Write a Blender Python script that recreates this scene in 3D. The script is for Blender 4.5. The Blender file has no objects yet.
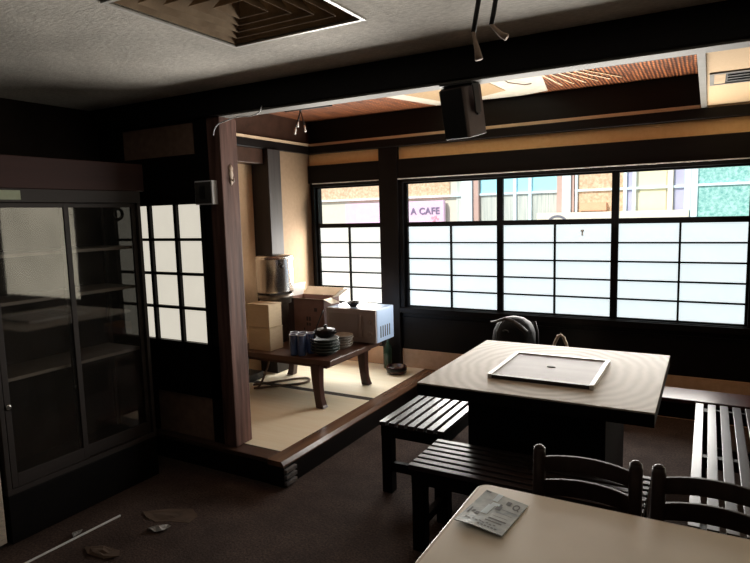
import bpy, bmesh, math, random
from math import sin, cos, pi, radians
from mathutils import Vector, Matrix
random.seed(7)
S = bpy.context.scene
COL = S.collection

# ------------------------------------------------------------------ materials
def new_mat(name):
    m = bpy.data.materials.new(name); m.use_nodes = True
    nt = m.node_tree; nt.nodes.clear()
    out = nt.nodes.new('ShaderNodeOutputMaterial')
    b = nt.nodes.new('ShaderNodeBsdfPrincipled')
    nt.links.new(b.outputs[0], out.inputs[0])
    return m, nt, b, out

def mixcol(nt, fac, a, b):
    n = nt.nodes.new('ShaderNodeMix'); n.data_type = 'RGBA'
    n.inputs[6].default_value = (*a, 1); n.inputs[7].default_value = (*b, 1)
    nt.links.new(fac, n.inputs[0])
    return n.outputs[2]

def coords(nt, scale=(1, 1, 1)):
    tc = nt.nodes.new('ShaderNodeTexCoord'); mp = nt.nodes.new('ShaderNodeMapping')
    mp.inputs['Scale'].default_value = scale
    nt.links.new(tc.outputs['Object'], mp.inputs[0])
    return mp.outputs[0]

def noise(nt, vec, scale, detail=4, rough=.55, lo=.3, hi=.7):
    n = nt.nodes.new('ShaderNodeTexNoise')
    n.inputs['Scale'].default_value = scale; n.inputs['Detail'].default_value = detail
    n.inputs['Roughness'].default_value = rough
    nt.links.new(vec, n.inputs['Vector'])
    r = nt.nodes.new('ShaderNodeMapRange')
    r.inputs[1].default_value = lo; r.inputs[2].default_value = hi
    nt.links.new(n.outputs[0], r.inputs[0])
    return r.outputs[0]

def bump(nt, b, h, strength, dist=.002):
    n = nt.nodes.new('ShaderNodeBump'); n.inputs['Strength'].default_value = strength
    n.inputs['Distance'].default_value = dist
    nt.links.new(h, n.inputs['Height']); nt.links.new(n.outputs[0], b.inputs['Normal'])

def mat_noise(name, c1, c2, scale=20, rough=.6, stretch=(1, 1, 1), bmp=0, dist=.002, spec=.5, metal=0, detail=4, lo=.3, hi=.7):
    m, nt, b, _ = new_mat(name)
    v = coords(nt, stretch); f = noise(nt, v, scale, detail, .55, lo, hi)
    nt.links.new(mixcol(nt, f, c1, c2), b.inputs['Base Color'])
    b.inputs['Roughness'].default_value = rough
    b.inputs['Specular IOR Level'].default_value = spec
    b.inputs['Metallic'].default_value = metal
    if bmp: bump(nt, b, f, bmp, dist)
    return m

def mat_wood(name, c1, c2, axis='X', rough=.4, scale=14, bmp=.15, spec=.5):
    st = {'X': (.08, 1, 1), 'Y': (1, .08, 1), 'Z': (1, 1, .08)}[axis]
    return mat_noise(name, c1, c2, scale, rough, st, bmp, .002, spec, 0, 6)

def mat_emit(name, base, emit, strength, scale=6, var=.04):
    m, nt, b, _ = new_mat(name)
    v = coords(nt); f = noise(nt, v, scale)
    e2 = tuple(x * (1 - var) for x in emit)
    nt.links.new(mixcol(nt, f, emit, e2), b.inputs['Emission Color'])
    b.inputs['Base Color'].default_value = (*base, 1)
    b.inputs['Emission Strength'].default_value = strength
    b.inputs['Roughness'].default_value = .8
    return m

def mat_glass(name, tint=(1, 1, 1), dirt=0.0, refl=1.0):
    """thin pane: clear transmission, Fresnel reflection, a little dust"""
    m, nt, b, out = new_mat(name); nt.nodes.remove(b)
    tr = nt.nodes.new('ShaderNodeBsdfTransparent'); tr.inputs[0].default_value = (*tint, 1)
    gl = nt.nodes.new('ShaderNodeBsdfGlossy'); gl.inputs['Roughness'].default_value = .03
    fr = nt.nodes.new('ShaderNodeFresnel'); fr.inputs[0].default_value = 1.5
    mu = nt.nodes.new('ShaderNodeMath'); mu.operation = 'MULTIPLY'; mu.inputs[1].default_value = refl
    ge = nt.nodes.new('ShaderNodeNewGeometry'); fm_ = nt.nodes.new('ShaderNodeMath'); fm_.operation = 'SUBTRACT'; fm_.inputs[0].default_value = 1
    nt.links.new(ge.outputs['Backfacing'], fm_.inputs[1])      # reflect once per pane, on its outer faces
    fq = nt.nodes.new('ShaderNodeMath'); fq.operation = 'MULTIPLY'
    nt.links.new(fr.outputs[0], fq.inputs[0]); nt.links.new(fm_.outputs[0], fq.inputs[1])
    nt.links.new(fq.outputs[0], mu.inputs[0])
    mx = nt.nodes.new('ShaderNodeMixShader')
    nt.links.new(mu.outputs[0], mx.inputs[0]); nt.links.new(tr.outputs[0], mx.inputs[1]); nt.links.new(gl.outputs[0], mx.inputs[2])
    last = mx
    if dirt:
        df = nt.nodes.new('ShaderNodeBsdfDiffuse'); df.inputs[0].default_value = (.55, .52, .47, 1)
        v = coords(nt); f = noise(nt, v, 9, 6, .7, .2, .9)
        m2 = nt.nodes.new('ShaderNodeMath'); m2.operation = 'MULTIPLY'; m2.inputs[1].default_value = dirt
        nt.links.new(f, m2.inputs[0])
        mx2 = nt.nodes.new('ShaderNodeMixShader')
        nt.links.new(m2.outputs[0], mx2.inputs[0]); nt.links.new(mx.outputs[0], mx2.inputs[1]); nt.links.new(df.outputs[0], mx2.inputs[2])
        last = mx2
    nt.links.new(last.outputs[0], out.inputs[0])
    return m

M = {}
DK1, DK2 = (.0035, .0026, .0026), (.0075, .0055, .0052)
for ax in 'XYZ':
    M['dark' + ax] = mat_wood('dark_stained_wood_' + ax, DK1, DK2, ax, .45, 12, .2, .18)
M['black_wood'] = mat_wood('black_stained_wood', (.0025, .002, .002), (.005, .004, .004), 'X', .5, 12, .1, .15)
M['post'] = mat_wood('brown_post_wood', (.045, .02, .016), (.19, .10, .08), 'Z', .6, 26, .5, .2)
M['beam_under'] = mat_wood('pale_trim_and_glare_wood', (.15, .145, .13), (.19, .18, .165), 'X', .6, 10, .1, .2)  # real trim, and the glare painted under the big beam
M['edge'] = mat_wood('platform_edge_wood', (.09, .045, .028), (.21, .115, .07), 'Y', .22, 14, .2)
M['sill'] = mat_wood('platform_sill_wood', (.035, .018, .012), (.07, .036, .025), 'X', .35, 14, .2)
M['red_wood'] = mat_wood('reddish_cabinet_wood', (.028, .010, .0085), (.048, .018, .015), 'Y', .6, 10, .15, .2)
M['greyframe'] = mat_wood('aged_cabinet_frame', (.022, .017, .016), (.038, .03, .027), 'Y', .6, 12, .15, .25)
M['slat'] = mat_wood('glossy_black_slat_wood', (.018, .012, .011), (.035, .024, .022), 'X', .28, 12, .12, .6)
M['slatY'] = mat_wood('glossy_brown_slat_wood', (.018, .010, .009), (.04, .024, .022), 'Y', .34, 12, .12, .6)
M['slatB'] = mat_wood('glossy_black_slat_wood_lengthwise', (.02, .013, .012), (.04, .026, .024), 'Y', .28, 12, .12, .6)
M['chair'] = mat_wood('dark_chair_wood', (.014, .006, .005), (.026, .012, .010), 'Z', .42, 14, .1, .3)
M['zataku'] = mat_wood('low_table_wood', (.06, .028, .02), (.11, .058, .042), 'X', .35, 14, .15)
M['zleg'] = mat_wood('low_table_leg_wood', (.03, .01, .008), (.06, .02, .015), 'Z', .3, 14, .1)
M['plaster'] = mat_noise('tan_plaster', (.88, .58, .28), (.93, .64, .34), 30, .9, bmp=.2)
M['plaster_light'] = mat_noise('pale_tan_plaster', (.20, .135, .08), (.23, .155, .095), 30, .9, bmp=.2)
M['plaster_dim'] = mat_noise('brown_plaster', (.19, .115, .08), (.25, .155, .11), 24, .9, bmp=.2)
M['base_plaster'] = mat_noise('buff_baseboard_plaster', (.55, .36, .22), (.64, .43, .28), 24, .9, bmp=.1)
M['cream'] = mat_noise('cream_ceiling_board', (.54, .38, .22), (.58, .41, .245), 90, .9, bmp=.15)
M['dkwall'] = mat_noise('dark_brown_wall', (.022, .014, .012), (.034, .022, .018), 8, .9)
M['white_plastic'] = mat_noise('white_plastic', (.78, .79, .80), (.82, .83, .84), 10, .35)
M['heater_tan'] = mat_noise('yellowed_enamel', (.42, .36, .29), (.5, .43, .35), 10, .4)
M['window_lit_enamel'] = mat_noise('white_enamel_with_window_tint', (.42, .57, .80), (.46, .61, .84), 6, .3)  # white casing with the cool window light painted into its colour
M['mw_front'] = mat_noise('microwave_front_grey', (.32, .27, .25), (.36, .305, .285), 5, .4)
M['mw_glass'] = mat_noise('microwave_window', (.26, .215, .2), (.29, .245, .225), 5, .35)
M['black_plastic'] = mat_noise('black_plastic', (.006, .006, .007), (.012, .012, .013), 20, .4)
M['speaker_side'] = mat_noise('speaker_brown_black', (.085, .055, .05), (.12, .08, .072), 12, .5)
M['rubber'] = mat_noise('black_rubber', (.008, .008, .008), (.014, .014, .014), 20, .6)
M['tape'] = mat_noise('brown_tape', (.30, .21, .15), (.45, .33, .25), 40, .7)
M['kraft'] = mat_noise('kraft_cardboard', (.42, .29, .17), (.50, .36, .22), 18, .85, (1, 1, 4))
M['kraft_pale'] = mat_noise('pale_cardboard', (.60, .47, .30), (.66, .53, .35), 18, .85, (1, 1, 4))
M['kraft_dark'] = mat_noise('brown_carton', (.16, .082, .062), (.20, .105, .08), 14, .8)
M['carton_in'] = mat_noise('carton_inside', (.50, .38, .25), (.58, .45, .31), 14, .85)
M['paper_white'] = mat_noise('white_paper', (.80, .79, .76), (.86, .85, .82), 20, .8)
M['bare_board'] = mat_noise('bare_ceiling_board', (.38, .35, .29), (.46, .43, .36), 20, .8)
M['alc_post'] = mat_wood('sheeny_dark_post_wood', (.020, .017, .016), (.036, .031, .03), 'Z', .6, 20, .2, .3)
M['trim_tan'] = mat_wood('tan_trim_wood', (.62, .47, .31), (.72, .56, .38), 'X', .6, 10, .1)
M['recess'] = mat_noise('recess_plaster', (.62, .42, .25), (.68, .47, .29), 30, .9, bmp=.2)
M['base_steel'] = mat_noise('dull_steel', (.10, .085, .07), (.2, .17, .14), 20, .4, metal=.7)
M['flap_pale'] = mat_noise('pale_flap_card', (.62, .54, .40), (.68, .60, .46), 14, .8)
M['patch_tan'] = mat_noise('tan_backing_board', (.26, .175, .09), (.31, .215, .12), 60, .9, bmp=.2)
M['bowl_rim'] = mat_noise('grey_green_rim_glaze', (.10, .13, .12), (.16, .19, .18), 30, .35)
M['plate_rim'] = mat_noise('pale_plate_rim_glaze', (.45, .41, .37), (.55, .50, .46), 30, .35)
M['finger_end'] = mat_noise('grey_end_grain', (.12, .11, .11), (.2, .185, .18), 40, .35)
M['groove_glint'] = mat_noise('painted_groove_glint', (.62, .60, .57), (.95, .94, .92), 30, .35)  # specular sunlight on the groove edge, painted as near-white colour
M['shelf'] = mat_noise('pale_shelf_board', (.22, .18, .15), (.28, .23, .19), 12, .6)
M['steel'] = mat_noise('brushed_steel', (.50, .48, .45), (.66, .64, .61), 30, .24, (1, 1, .05), .05, metal=1)
M['alu'] = mat_noise('aluminium_sash', (.80, .84, .88), (.86, .90, .94), 20, .4)
M['dish_dark'] = mat_noise('dark_green_glazed_ceramic', (.018, .026, .025), (.04, .052, .048), 30, .55, spec=.25)
M['dish_rim'] = mat_noise('grey_glazed_ceramic', (.30, .27, .24), (.40, .36, .32), 30, .5, spec=.3)
M['black_glaze'] = mat_noise('black_glaze', (.005, .005, .006), (.012, .011, .011), 20, .4, spec=.3)
M['lacquer'] = mat_noise('red_black_lacquer', (.02, .008, .007), (.06, .02, .018), 20, .15)
M['green_glass'] = mat_noise('green_bottle_glass', (.015, .04, .025), (.03, .06, .04), 5, .1)
M['cup_blue'] = mat_noise('cobalt_glass', (.015, .035, .12), (.07, .13, .30), 26, .08, (1, 1, .3), lo=.4, hi=.6)
M['cup_rim'] = mat_noise('pale_cup_rim', (.55, .62, .72), (.7, .76, .84), 20, .1)
M['bag'] = mat_noise('black_nylon', (.005, .005, .006), (.010, .010, .011), 40, .7, bmp=.2, spec=.2)
M['strap'] = mat_noise('grey_strap', (.03, .028, .027), (.055, .05, .047), 40, .6)
M['beige_cloth'] = mat_noise('beige_canvas', (.30, .25, .19), (.40, .34, .27), 60, .9)
M['cable_brown'] = mat_noise('brown_cable', (.10, .065, .04), (.14, .09, .06), 20, .6)
M['vent_tan'] = mat_noise('aged_vent_metal', (.19, .13, .08), (.30, .22, .145), 12, .9, spec=.1)
M['vent_rim'] = mat_noise('pale_vent_rim', (.55, .53, .49), (.66, .64, .60), 12, .35)
M['vent_dark'] = mat_noise('dark_duct', (.012, .01, .009), (.02, .017, .015), 12, .7)
M['carton_print_and_shade'] = mat_noise('faded_print_and_shade', (.035, .022, .02), (.05, .03, .027), 14, .85)  # printed marks, and the shadow band painted on the carton front
M['debris_brown'] = mat_noise('brown_cardboard_scrap', (.055, .034, .022), (.10, .062, .04), 14, .9)
M['debris_grey'] = mat_noise('grey_plastic_scrap', (.25, .25, .25), (.5, .5, .5), 30, .5)
M['ink'] = mat_noise('dark_print_ink', (.03, .03, .035), (.06, .06, .065), 20, .7)
M['label_green'] = mat_noise('pale_green_sticker', (.30, .33, .22), (.36, .39, .27), 20, .7)
M['hook'] = mat_noise('carved_pale_wood', (.35, .25, .18), (.5, .38, .29), 60, .5)

def floor_mat():
    m, nt, b, _ = new_mat('worn_brown_floor')
    v = coords(nt); f = noise(nt, v, 3.2, 8, .7, .35, .68)
    c = mixcol(nt, f, (.062, .039, .031), (.13, .088, .073))
    g = noise(nt, v, 95, 3, .6, .3, .75)
    n = nt.nodes.new('ShaderNodeMix'); n.data_type = 'RGBA'; n.blend_type = 'MULTIPLY'; n.inputs[0].default_value = .75
    nt.links.new(c, n.inputs[6]); nt.links.new(g, n.inputs[7])
    nt.links.new(n.outputs[2], b.inputs['Base Color'])
    b.inputs['Roughness'].default_value = .85; b.inputs['Specular IOR Level'].default_value = .2
    bump(nt, b, g, .4, .003)
    return m
M['floor'] = floor_mat()

def ceiling_mat():
    m, nt, b, _ = new_mat('textured_ceiling_paper')
    v = coords(nt, (.7, 2.2, 1)); f = noise(nt, v, 45, 8, .75, .32, .68)
    s = noise(nt, coords(nt), 1.6, 5, .6, .35, .7)
    c = mixcol(nt, f, (.46, .42, .37), (.82, .77, .69))
    n = nt.nodes.new('ShaderNodeMix'); n.data_type = 'RGBA'; n.blend_type = 'MULTIPLY'; n.inputs[0].default_value = .35
    nt.links.new(c, n.inputs[6]); nt.links.new(s, n.inputs[7])
    nt.links.new(n.outputs[2], b.inputs['Base Color'])
    b.inputs['Roughness'].default_value = .9
    bump(nt, b, f, .5, .004)
    return m
M['ceiling'] = ceiling_mat()

def reed_mat():
    m, nt, b, _ = new_mat('woven_reed')
    v = coords(nt)
    w = nt.nodes.new('ShaderNodeTexWave'); w.bands_direction = 'X'
    w.inputs['Scale'].default_value = 14; w.inputs['Distortion'].default_value = 1.6; w.inputs['Detail'].default_value = 3
    w.inputs['Detail Scale'].default_value = .6
    nt.links.new(v, w.inputs['Vector'])
    w2 = nt.nodes.new('ShaderNodeTexWave'); w2.bands_direction = 'Y'; w2.inputs['Scale'].default_value = 6
    w2.inputs['Distortion'].default_value = .6
    nt.links.new(v, w2.inputs['Vector'])
    f = noise(nt, coords(nt, (1, .06, 1)), 60, 4, .6, .3, .7)
    mm = nt.nodes.new('ShaderNodeMath'); mm.operation = 'MULTIPLY'
    nt.links.new(w.outputs['Fac'], mm.inputs[0]); nt.links.new(f, mm.inputs[1])
    c = mixcol(nt, mm.outputs[0], (.05, .010, .004), (.80, .27, .09))
    n = nt.nodes.new('ShaderNodeMix'); n.data_type = 'RGBA'; n.blend_type = 'MULTIPLY'; n.inputs[0].default_value = .65
    nt.links.new(c, n.inputs[6]); nt.links.new(w2.outputs['Fac'], n.inputs[7])
    nt.links.new(n.outputs[2], b.inputs['Base Color'])
    b.inputs['Roughness'].default_value = .5
    bump(nt, b, w.outputs['Fac'], .6, .006)
    return m
M['reed'] = reed_mat()

def tatami_mat():
    m, nt, b, _ = new_mat('tatami_rush')
    v = coords(nt)
    w = nt.nodes.new('ShaderNodeTexWave'); w.bands_direction = 'Y'; w.inputs['Scale'].default_value = 40
    w.inputs['Distortion'].default_value = .5
    nt.links.new(v, w.inputs['Vector'])
    f = noise(nt, coords(nt, (.1, 1, 1)), 30, 4, .6, .3, .7)
    mm = nt.nodes.new('ShaderNodeMath'); mm.operation = 'MULTIPLY_ADD'; mm.inputs[1].default_value = .35
    nt.links.new(w.outputs['Fac'], mm.inputs[0]); nt.links.new(f, mm.inputs[2])
    nt.links.new(mixcol(nt, mm.outputs[0], (.88, .77, .55), (.95, .87, .67)), b.inputs['Base Color'])
    b.inputs['Roughness'].default_value = .55
    bump(nt, b, w.outputs['Fac'], .35, .002)
    return m
M['tatami'] = tatami_mat()
M['heri'] = mat_noise('tatami_border_cloth', (.02, .013, .008), (.05, .032, .018), 80, .8)

def tabletop_mat():
    m, nt, b, _ = new_mat('pale_worn_table_wood')
    v = coords(nt, (1, .8, 1))
    w = nt.nodes.new('ShaderNodeTexWave'); w.wave_type = 'RINGS'; w.rings_direction = 'Z'; w.inputs['Scale'].default_value = 6
    w.inputs['Distortion'].default_value = 7.0; w.inputs['Detail'].default_value = 3; w.inputs['Detail Scale'].default_value = .6
    nt.links.new(v, w.inputs['Vector'])
    c = mixcol(nt, w.outputs['Fac'], (.36, .325, .26), (.50, .465, .40))
    nt.links.new(c, b.inputs['Base Color'])
    b.inputs['Roughness'].default_value = .55; b.inputs['Specular IOR Level'].default_value = .2
    bump(nt, b, w.outputs['Fac'], .06, .002)
    return m
M['tabletop'] = tabletop_mat()
M['griddle'] = mat_noise('greyish_cover_board', (.20, .17, .172), (.27, .235, .238), 14, .5, (.2, 1, 1), .05, spec=.3)
M['beige_top'] = mat_noise('beige_laminate', (.80, .71, .58), (.85, .76, .63), 7, .4, detail=6)
M['beige_rim'] = mat_noise('beige_rim', (.60, .51, .41), (.64, .55, .45), 7, .3)
M['brochure'] = None

def brochure_mat():
    m, nt, b, _ = new_mat('printed_leaflet')
    v = coords(nt, (1, 2, 1)); f = noise(nt, v, 9, 5, .7, .35, .65)
    c = mixcol(nt, f, (.22, .27, .30), (.58, .62, .62))
    nt.links.new(c, b.inputs['Base Color']); b.inputs['Roughness'].default_value = .22
    return m
M['brochure'] = brochure_mat()

def teal_mat():
    m, nt, b, _ = new_mat('mottled_teal_panel')
    v = coords(nt); f = noise(nt, v, 22, 8, .8, .34, .66)
    nt.links.new(mixcol(nt, f, (.08, .36, .33), (.55, .86, .80)), b.inputs['Base Color'])
    b.inputs['Roughness'].default_value = .7
    return m
M['teal'] = teal_mat()
PAPER = 1.0
M['paper'] = mat_emit('daylit_frosted_pane', (.8, .8, .8), (.84, .97, 1.0), PAPER)
M['paper_w'] = mat_emit('daylit_frosted_pane_warm', (.8, .8, .75), (.93, .98, .93), PAPER)
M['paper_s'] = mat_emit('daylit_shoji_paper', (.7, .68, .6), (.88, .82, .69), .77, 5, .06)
M['paper_far'] = mat_emit('daylit_far_window', (.7, .68, .6), (.95, .86, .66), 4.2, 1.2, .35)
M['glass'] = mat_glass('clear_window_glass')
M['glass_cab'] = mat_glass('dusty_cabinet_glass', (.84, .84, .83), .03, 1.8)
M['glass_side'] = mat_glass('grimy_cabinet_end_glass', (.34, .34, .335), .04, 1.0)
M['street'] = mat_noise('grey_asphalt', (.3, .3, .3), (.38, .38, .38), 12, .9)
for nm, c in dict(ext_cream=(.74, .70, .58), ext_blue=(.42, .82, .92), ext_grey=(.52, .56, .56), ext_orange=(.80, .45, .28),
                  ext_blind=(.86, .80, .55), ext_purple=(.52, .50, .66), ext_white=(.80, .93, 1.0), ext_pink=(.90, .62, .82),
                  ext_band=(.90, .83, .70), ext_red=(.86, .38, .48), ext_text=(.24, .19, .30), ext_logo=(.22, .22, .26), ext_brown=(.62, .42, .36)).items():
    M[nm] = mat_noise(nm + '_paint', tuple(x * .93 for x in c), c, 12, .8)
M['ext_curtain'] = mat_noise('pale_curtain', (.42, .47, .44), (.72, .73, .66), 9, .9, (6, 1, .2))
M['ext_brick'] = mat_noise('ochre_tile_wall', (.56, .36, .22), (.86, .64, .44), 30, .85)

# ------------------------------------------------------------------ mesh builder
class MB:
    def __init__(s): s.v = []; s.f = []; s.sm = []
    def _add(s, vs, fs, smooth=False, mx=None):
        n = len(s.v)
        s.v += [tuple(mx @ Vector(p)) if mx else tuple(p) for p in vs]
        s.f += [tuple(i + n for i in f) for f in fs]; s.sm += [smooth] * len(fs)
        return s
    def box(s, x0, x1, y0, y1, z0, z1, mx=None):
        x0, x1 = min(x0, x1), max(x0, x1); y0, y1 = min(y0, y1), max(y0, y1); z0, z1 = min(z0, z1), max(z0, z1)
        vs = [(x, y, z) for z in (z0, z1) for y in (y0, y1) for x in (x0, x1)]
        fs = [(0, 2, 3, 1), (4, 5, 7, 6), (0, 1, 5, 4), (2, 6, 7, 3), (0, 4, 6, 2), (1, 3, 7, 5)]
        return s._add(vs, fs, False, mx)
    def prism(s, poly, z0, z1, mx=None, smooth=False):
        a = sum(poly[i][0] * poly[(i + 1) % len(poly)][1] - poly[(i + 1) % len(poly)][0] * poly[i][1] for i in range(len(poly)))
        if a < 0: poly = poly[::-1]
        n = len(poly)
        vs = [(x, y, z0) for x, y in poly] + [(x, y, z1) for x, y in poly]
        s._add(vs, [tuple(range(n))[::-1], tuple(range(n, 2 * n))], False, mx)
        k = len(s.v) - 2 * n
        for i in range(n):
            j = (i + 1) % n
            s.f.append((k + i, k + j, k + n + j, k + n + i)); s.sm.append(smooth)
        return s
    def lathe(s, prof, c=(0, 0, 0), n=24, mx=None, close=True):
        vs = []; fs = []
        for r, z in prof:
            for i in range(n):
                a = 2 * pi * i / n; vs.append((c[0] + r * cos(a), c[1] + r * sin(a), c[2] + z))
        m = len(prof)
        for k in range(m - 1):
            for i in range(n):
                j = (i + 1) % n; fs.append((k * n + i, k * n + j, (k + 1) * n + j, (k + 1) * n + i))
        s._add(vs, fs, True, mx)
        if close:
            b = len(s.v) - len(vs)
            s.f.append(tuple(b + i for i in range(n))[::-1]); s.sm.append(False)
            s.f.append(tuple(b + (m - 1) * n + i for i in range(n))); s.sm.append(False)
        return s
    def tube(s, pts, r, n=8, mx=None):
        P = [Vector(p) for p in pts]; vs = []; fs = []
        up = Vector((0, 0, 1)); prev = None
        for i, p in enumerate(P):
            t = (P[min(i + 1, len(P) - 1)] - P[max(i - 1, 0)]).normalized()
            if prev is None:
                a = t.cross(up)
                if a.length < .05: a = t.cross(Vector((1, 0, 0)))
            else:
                a = prev - t * prev.dot(t)
            a.normalize(); b = t.cross(a).normalized(); prev = a
            rr = r[i] if isinstance(r, (list, tuple)) else r
            for k in range(n):
                q = 2 * pi * k / n; vs.append(tuple(p + a * (rr * cos(q)) + b * (rr * sin(q))))
        for i in range(len(P) - 1):
            for k in range(n):
                j = (k + 1) % n; fs.append((i * n + k, i * n + j, (i + 1) * n + j, (i + 1) * n + k))
        fs.append(tuple(range(n))[::-1]); fs.append(tuple((len(P) - 1) * n + k for k in range(n)))
        return s._add(vs, fs, True, mx)
    def smooth_tube(s, pts, r, n=8, k=6):
        P = [Vector(p) for p in pts]; P = [P[0] * 2 - P[1]] + P + [P[-1] * 2 - P[-2]]; out = []
        for i in range(1, len(P) - 2):
            for j in range(k):
                u = j / k; a, b, c, d = P[i - 1:i + 3]
                out.append(.5 * (2 * b + (c - a) * u + (2 * a - 5 * b + 4 * c - d) * u * u + (3 * b - a - 3 * c + d) * u ** 3))
        out.append(P[-2])
        return s.tube(out, r, n)
    def sweep(s, secs):
        """secs: list of equal-length closed loops (lists of 3D points) joined in order"""
        n = len(secs[0]); vs = [p for q in secs for p in q]; fs = []
        for i in range(len(secs) - 1):
            for k in range(n):
                j = (k + 1) % n; fs.append((i * n + k, i * n + j, (i + 1) * n + j, (i + 1) * n + k))
        fs.append(tuple(range(n))[::-1]); fs.append(tuple((len(secs) - 1) * n + k for k in range(n)))
        return s._add(vs, fs, False)
    def build(s, name, mat, parent=None, bevel=0, seg=2, kind=None, label=None):
        off = Vector((0, 0, 0)); q = parent
        while q is not None: off += q.location; q = q.parent
        me = bpy.data.meshes.new(name)
        me.from_pydata([tuple(Vector(p) - off) for p in s.v], [], s.f)
        bm = bmesh.new(); bm.from_mesh(me); bmesh.ops.recalc_face_normals(bm, faces=bm.faces); bm.to_mesh(me); bm.free()
        for p, sm in zip(me.polygons, s.sm): p.use_smooth = sm
        me.materials.append(M[mat] if isinstance(mat, str) else mat); me.update()
        o = bpy.data.objects.new(name, me); COL.objects.link(o)
        if parent is not None: o.parent = parent
        if bevel:
            b = o.modifiers.new('bevel', 'BEVEL'); b.width = bevel; b.segments = seg; b.limit_method = 'ANGLE'
        if kind: o['kind'] = kind
        if label: o['label'] = label
        return o

def tag(o, label, cat, group=None, kind=None):
    o['label'] = label; o['category'] = cat
    if group: o['group'] = group
    if kind: o['kind'] = kind
    return o
def thing(name, loc, label, cat, group=None, kind=None, rz=0):
    o = bpy.data.objects.new(name, None); COL.objects.link(o)
    o.location = loc; o.rotation_euler = (0, 0, rz); o.empty_display_size = .05
    return tag(o, label, cat, group, kind)
def copy_tree(o, parent=None):
    c = o.copy(); COL.objects.link(c); c.parent = parent
    for ch in [x for x in o.children]: copy_tree(ch, c)
    return c
def box_obj(name, mat, b, parent=None, bevel=0, label=None, kind=None):
    return MB().box(*b).build(name, mat, parent, bevel, kind=kind, label=label)
def structure(name, mat, mb, label, cat, bevel=0):
    return tag(mb.build(name, mat, None, bevel), label, cat, None, 'structure')

# ------------------------------------------------------------------ camera
yaw, pit, rol, FPX = radians(29.64326), radians(6.52348), radians(-1.53965), 587.194
H = 1.5
f0 = Vector((-sin(yaw), cos(yaw), 0)); r0 = Vector((cos(yaw), sin(yaw), 0)); u0 = Vector((0, 0, 1))
f1 = f0 * cos(pit) - u0 * sin(pit); u1 = u0 * cos(pit) + f0 * sin(pit)
r2 = r0 * cos(rol) + u1 * sin(rol); u2 = u1 * cos(rol) - r0 * sin(rol)
cam = bpy.data.cameras.new('camera'); co = bpy.data.objects.new('camera', cam); COL.objects.link(co)
cam.sensor_width = 36; cam.sensor_fit = 'HORIZONTAL'; cam.lens = FPX * 36 / 750; cam.clip_start = .02; cam.clip_end = 200
co.matrix_world = Matrix(((r2.x, u2.x, -f1.x, 0), (r2.y, u2.y, -f1.y, 0), (r2.z, u2.z, -f1.z, H), (0, 0, 0, 1)))
S.camera = co

# ------------------------------------------------------------------ room shell
W = 4.567           # inner face of the window wall
CZ = 2.20           # main ceiling
PZ = .15            # tatami platform
XL = -3.45          # left wall of the main room
structure('floor', 'floor', MB().box(-3.9, 3.2, -2.6, 4.7, -.1, 0), 'worn dark brown floor of the dining room', 'floor')
# ceiling with an opening for the diffuser
vx0, vx1, vy0, vy1 = -1.715, -1.10, 1.30, 1.905
cm = MB()
cm.box(-3.9, vx0, -2.6, 2.46, CZ, CZ + .06).box(vx1, 3.2, -2.6, 2.46, CZ, CZ + .06)
cm.box(vx0, vx1, -2.6, vy0, CZ, CZ + .06).box(vx0, vx1, vy1, 2.46, CZ, CZ + .06)
structure('ceiling', 'ceiling', cm, 'mottled grey textured ceiling of the main room', 'ceiling')
structure('wall_left', 'dkwall', MB().box(-3.55, XL, -2.6, 2.5, 0, CZ), 'dark brown wall behind the glass cabinet', 'wall')
structure('wall_back', 'dkwall', MB().box(-3.3, 3.2, -2.7, -2.6, 0, CZ), 'dark wall on the far side of the dining room', 'wall')
structure('wall_right', 'dkwall', MB().box(3.1, 3.2, -2.6, 4.7, 0, 2.4), 'dark wall at the window end of the room', 'wall')
# wall with the small shoji: dark boards, two plaster panels
wm = MB()
wm.box(-3.9, -3.36, 2.5, 2.56, 0, 2.2).box(-3.36, -2.47, 2.5, 2.56, 1.60, 2.40).box(-3.36, -2.47, 2.5, 2.56, .42, .745)
wm.box(-2.575, -2.48, 2.5, 2.56, 0, 1.6).box(-3.36, -3.06, 2.5, 2.56, 0, .42).box(-3.06, -2.575, 2.52, 2.56, 0, .42)
ws = structure('wall_shoji', 'darkX', wm, 'black boarded wall around the small paper window', 'wall')
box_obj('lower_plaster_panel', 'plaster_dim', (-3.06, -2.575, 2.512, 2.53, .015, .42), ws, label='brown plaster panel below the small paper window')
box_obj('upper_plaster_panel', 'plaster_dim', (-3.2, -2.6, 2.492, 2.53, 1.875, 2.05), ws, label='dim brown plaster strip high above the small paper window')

# small shoji window
w4 = thing('window_1', (-2.85, 2.52, .75), 'small paper shoji window with black lattice beside the post', 'window', None, 'structure')
fr = MB(); fr.box(-3.36, -2.555, 2.488, 2.53, 1.588, 1.62).box(-3.36, -2.555, 2.488, 2.53, .725, .757).box(-2.575, -2.545, 2.488, 2.53, .725, 1.62)
fr.box(-3.37, -3.345, 2.488, 2.53, .725, 1.62)
fr.build('frame', 'darkX', w4, .002)
la = MB()
for x in (-3.02, -2.79): la.box(x - .0125, x + .0125, 2.494, 2.516, .757, 1.588)
for k in (1, 2, 3):
    z = .757 + (1.588 - .757) * k / 4; la.box(-3.345, -2.575, 2.494, 2.516, z - .0085, z + .0085)
la.build('lattice', 'black_wood', w4)
box_obj('paper', 'paper_s', (-3.345, -2.575, 2.517, 2.525, .757, 1.588), w4)
box_obj('light_block_board', 'dkwall', (-3.36, -2.56, 2.545, 2.559, .745, 1.60), w4)  # unseen board added to keep the paper's glow out of the alcove

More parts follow.
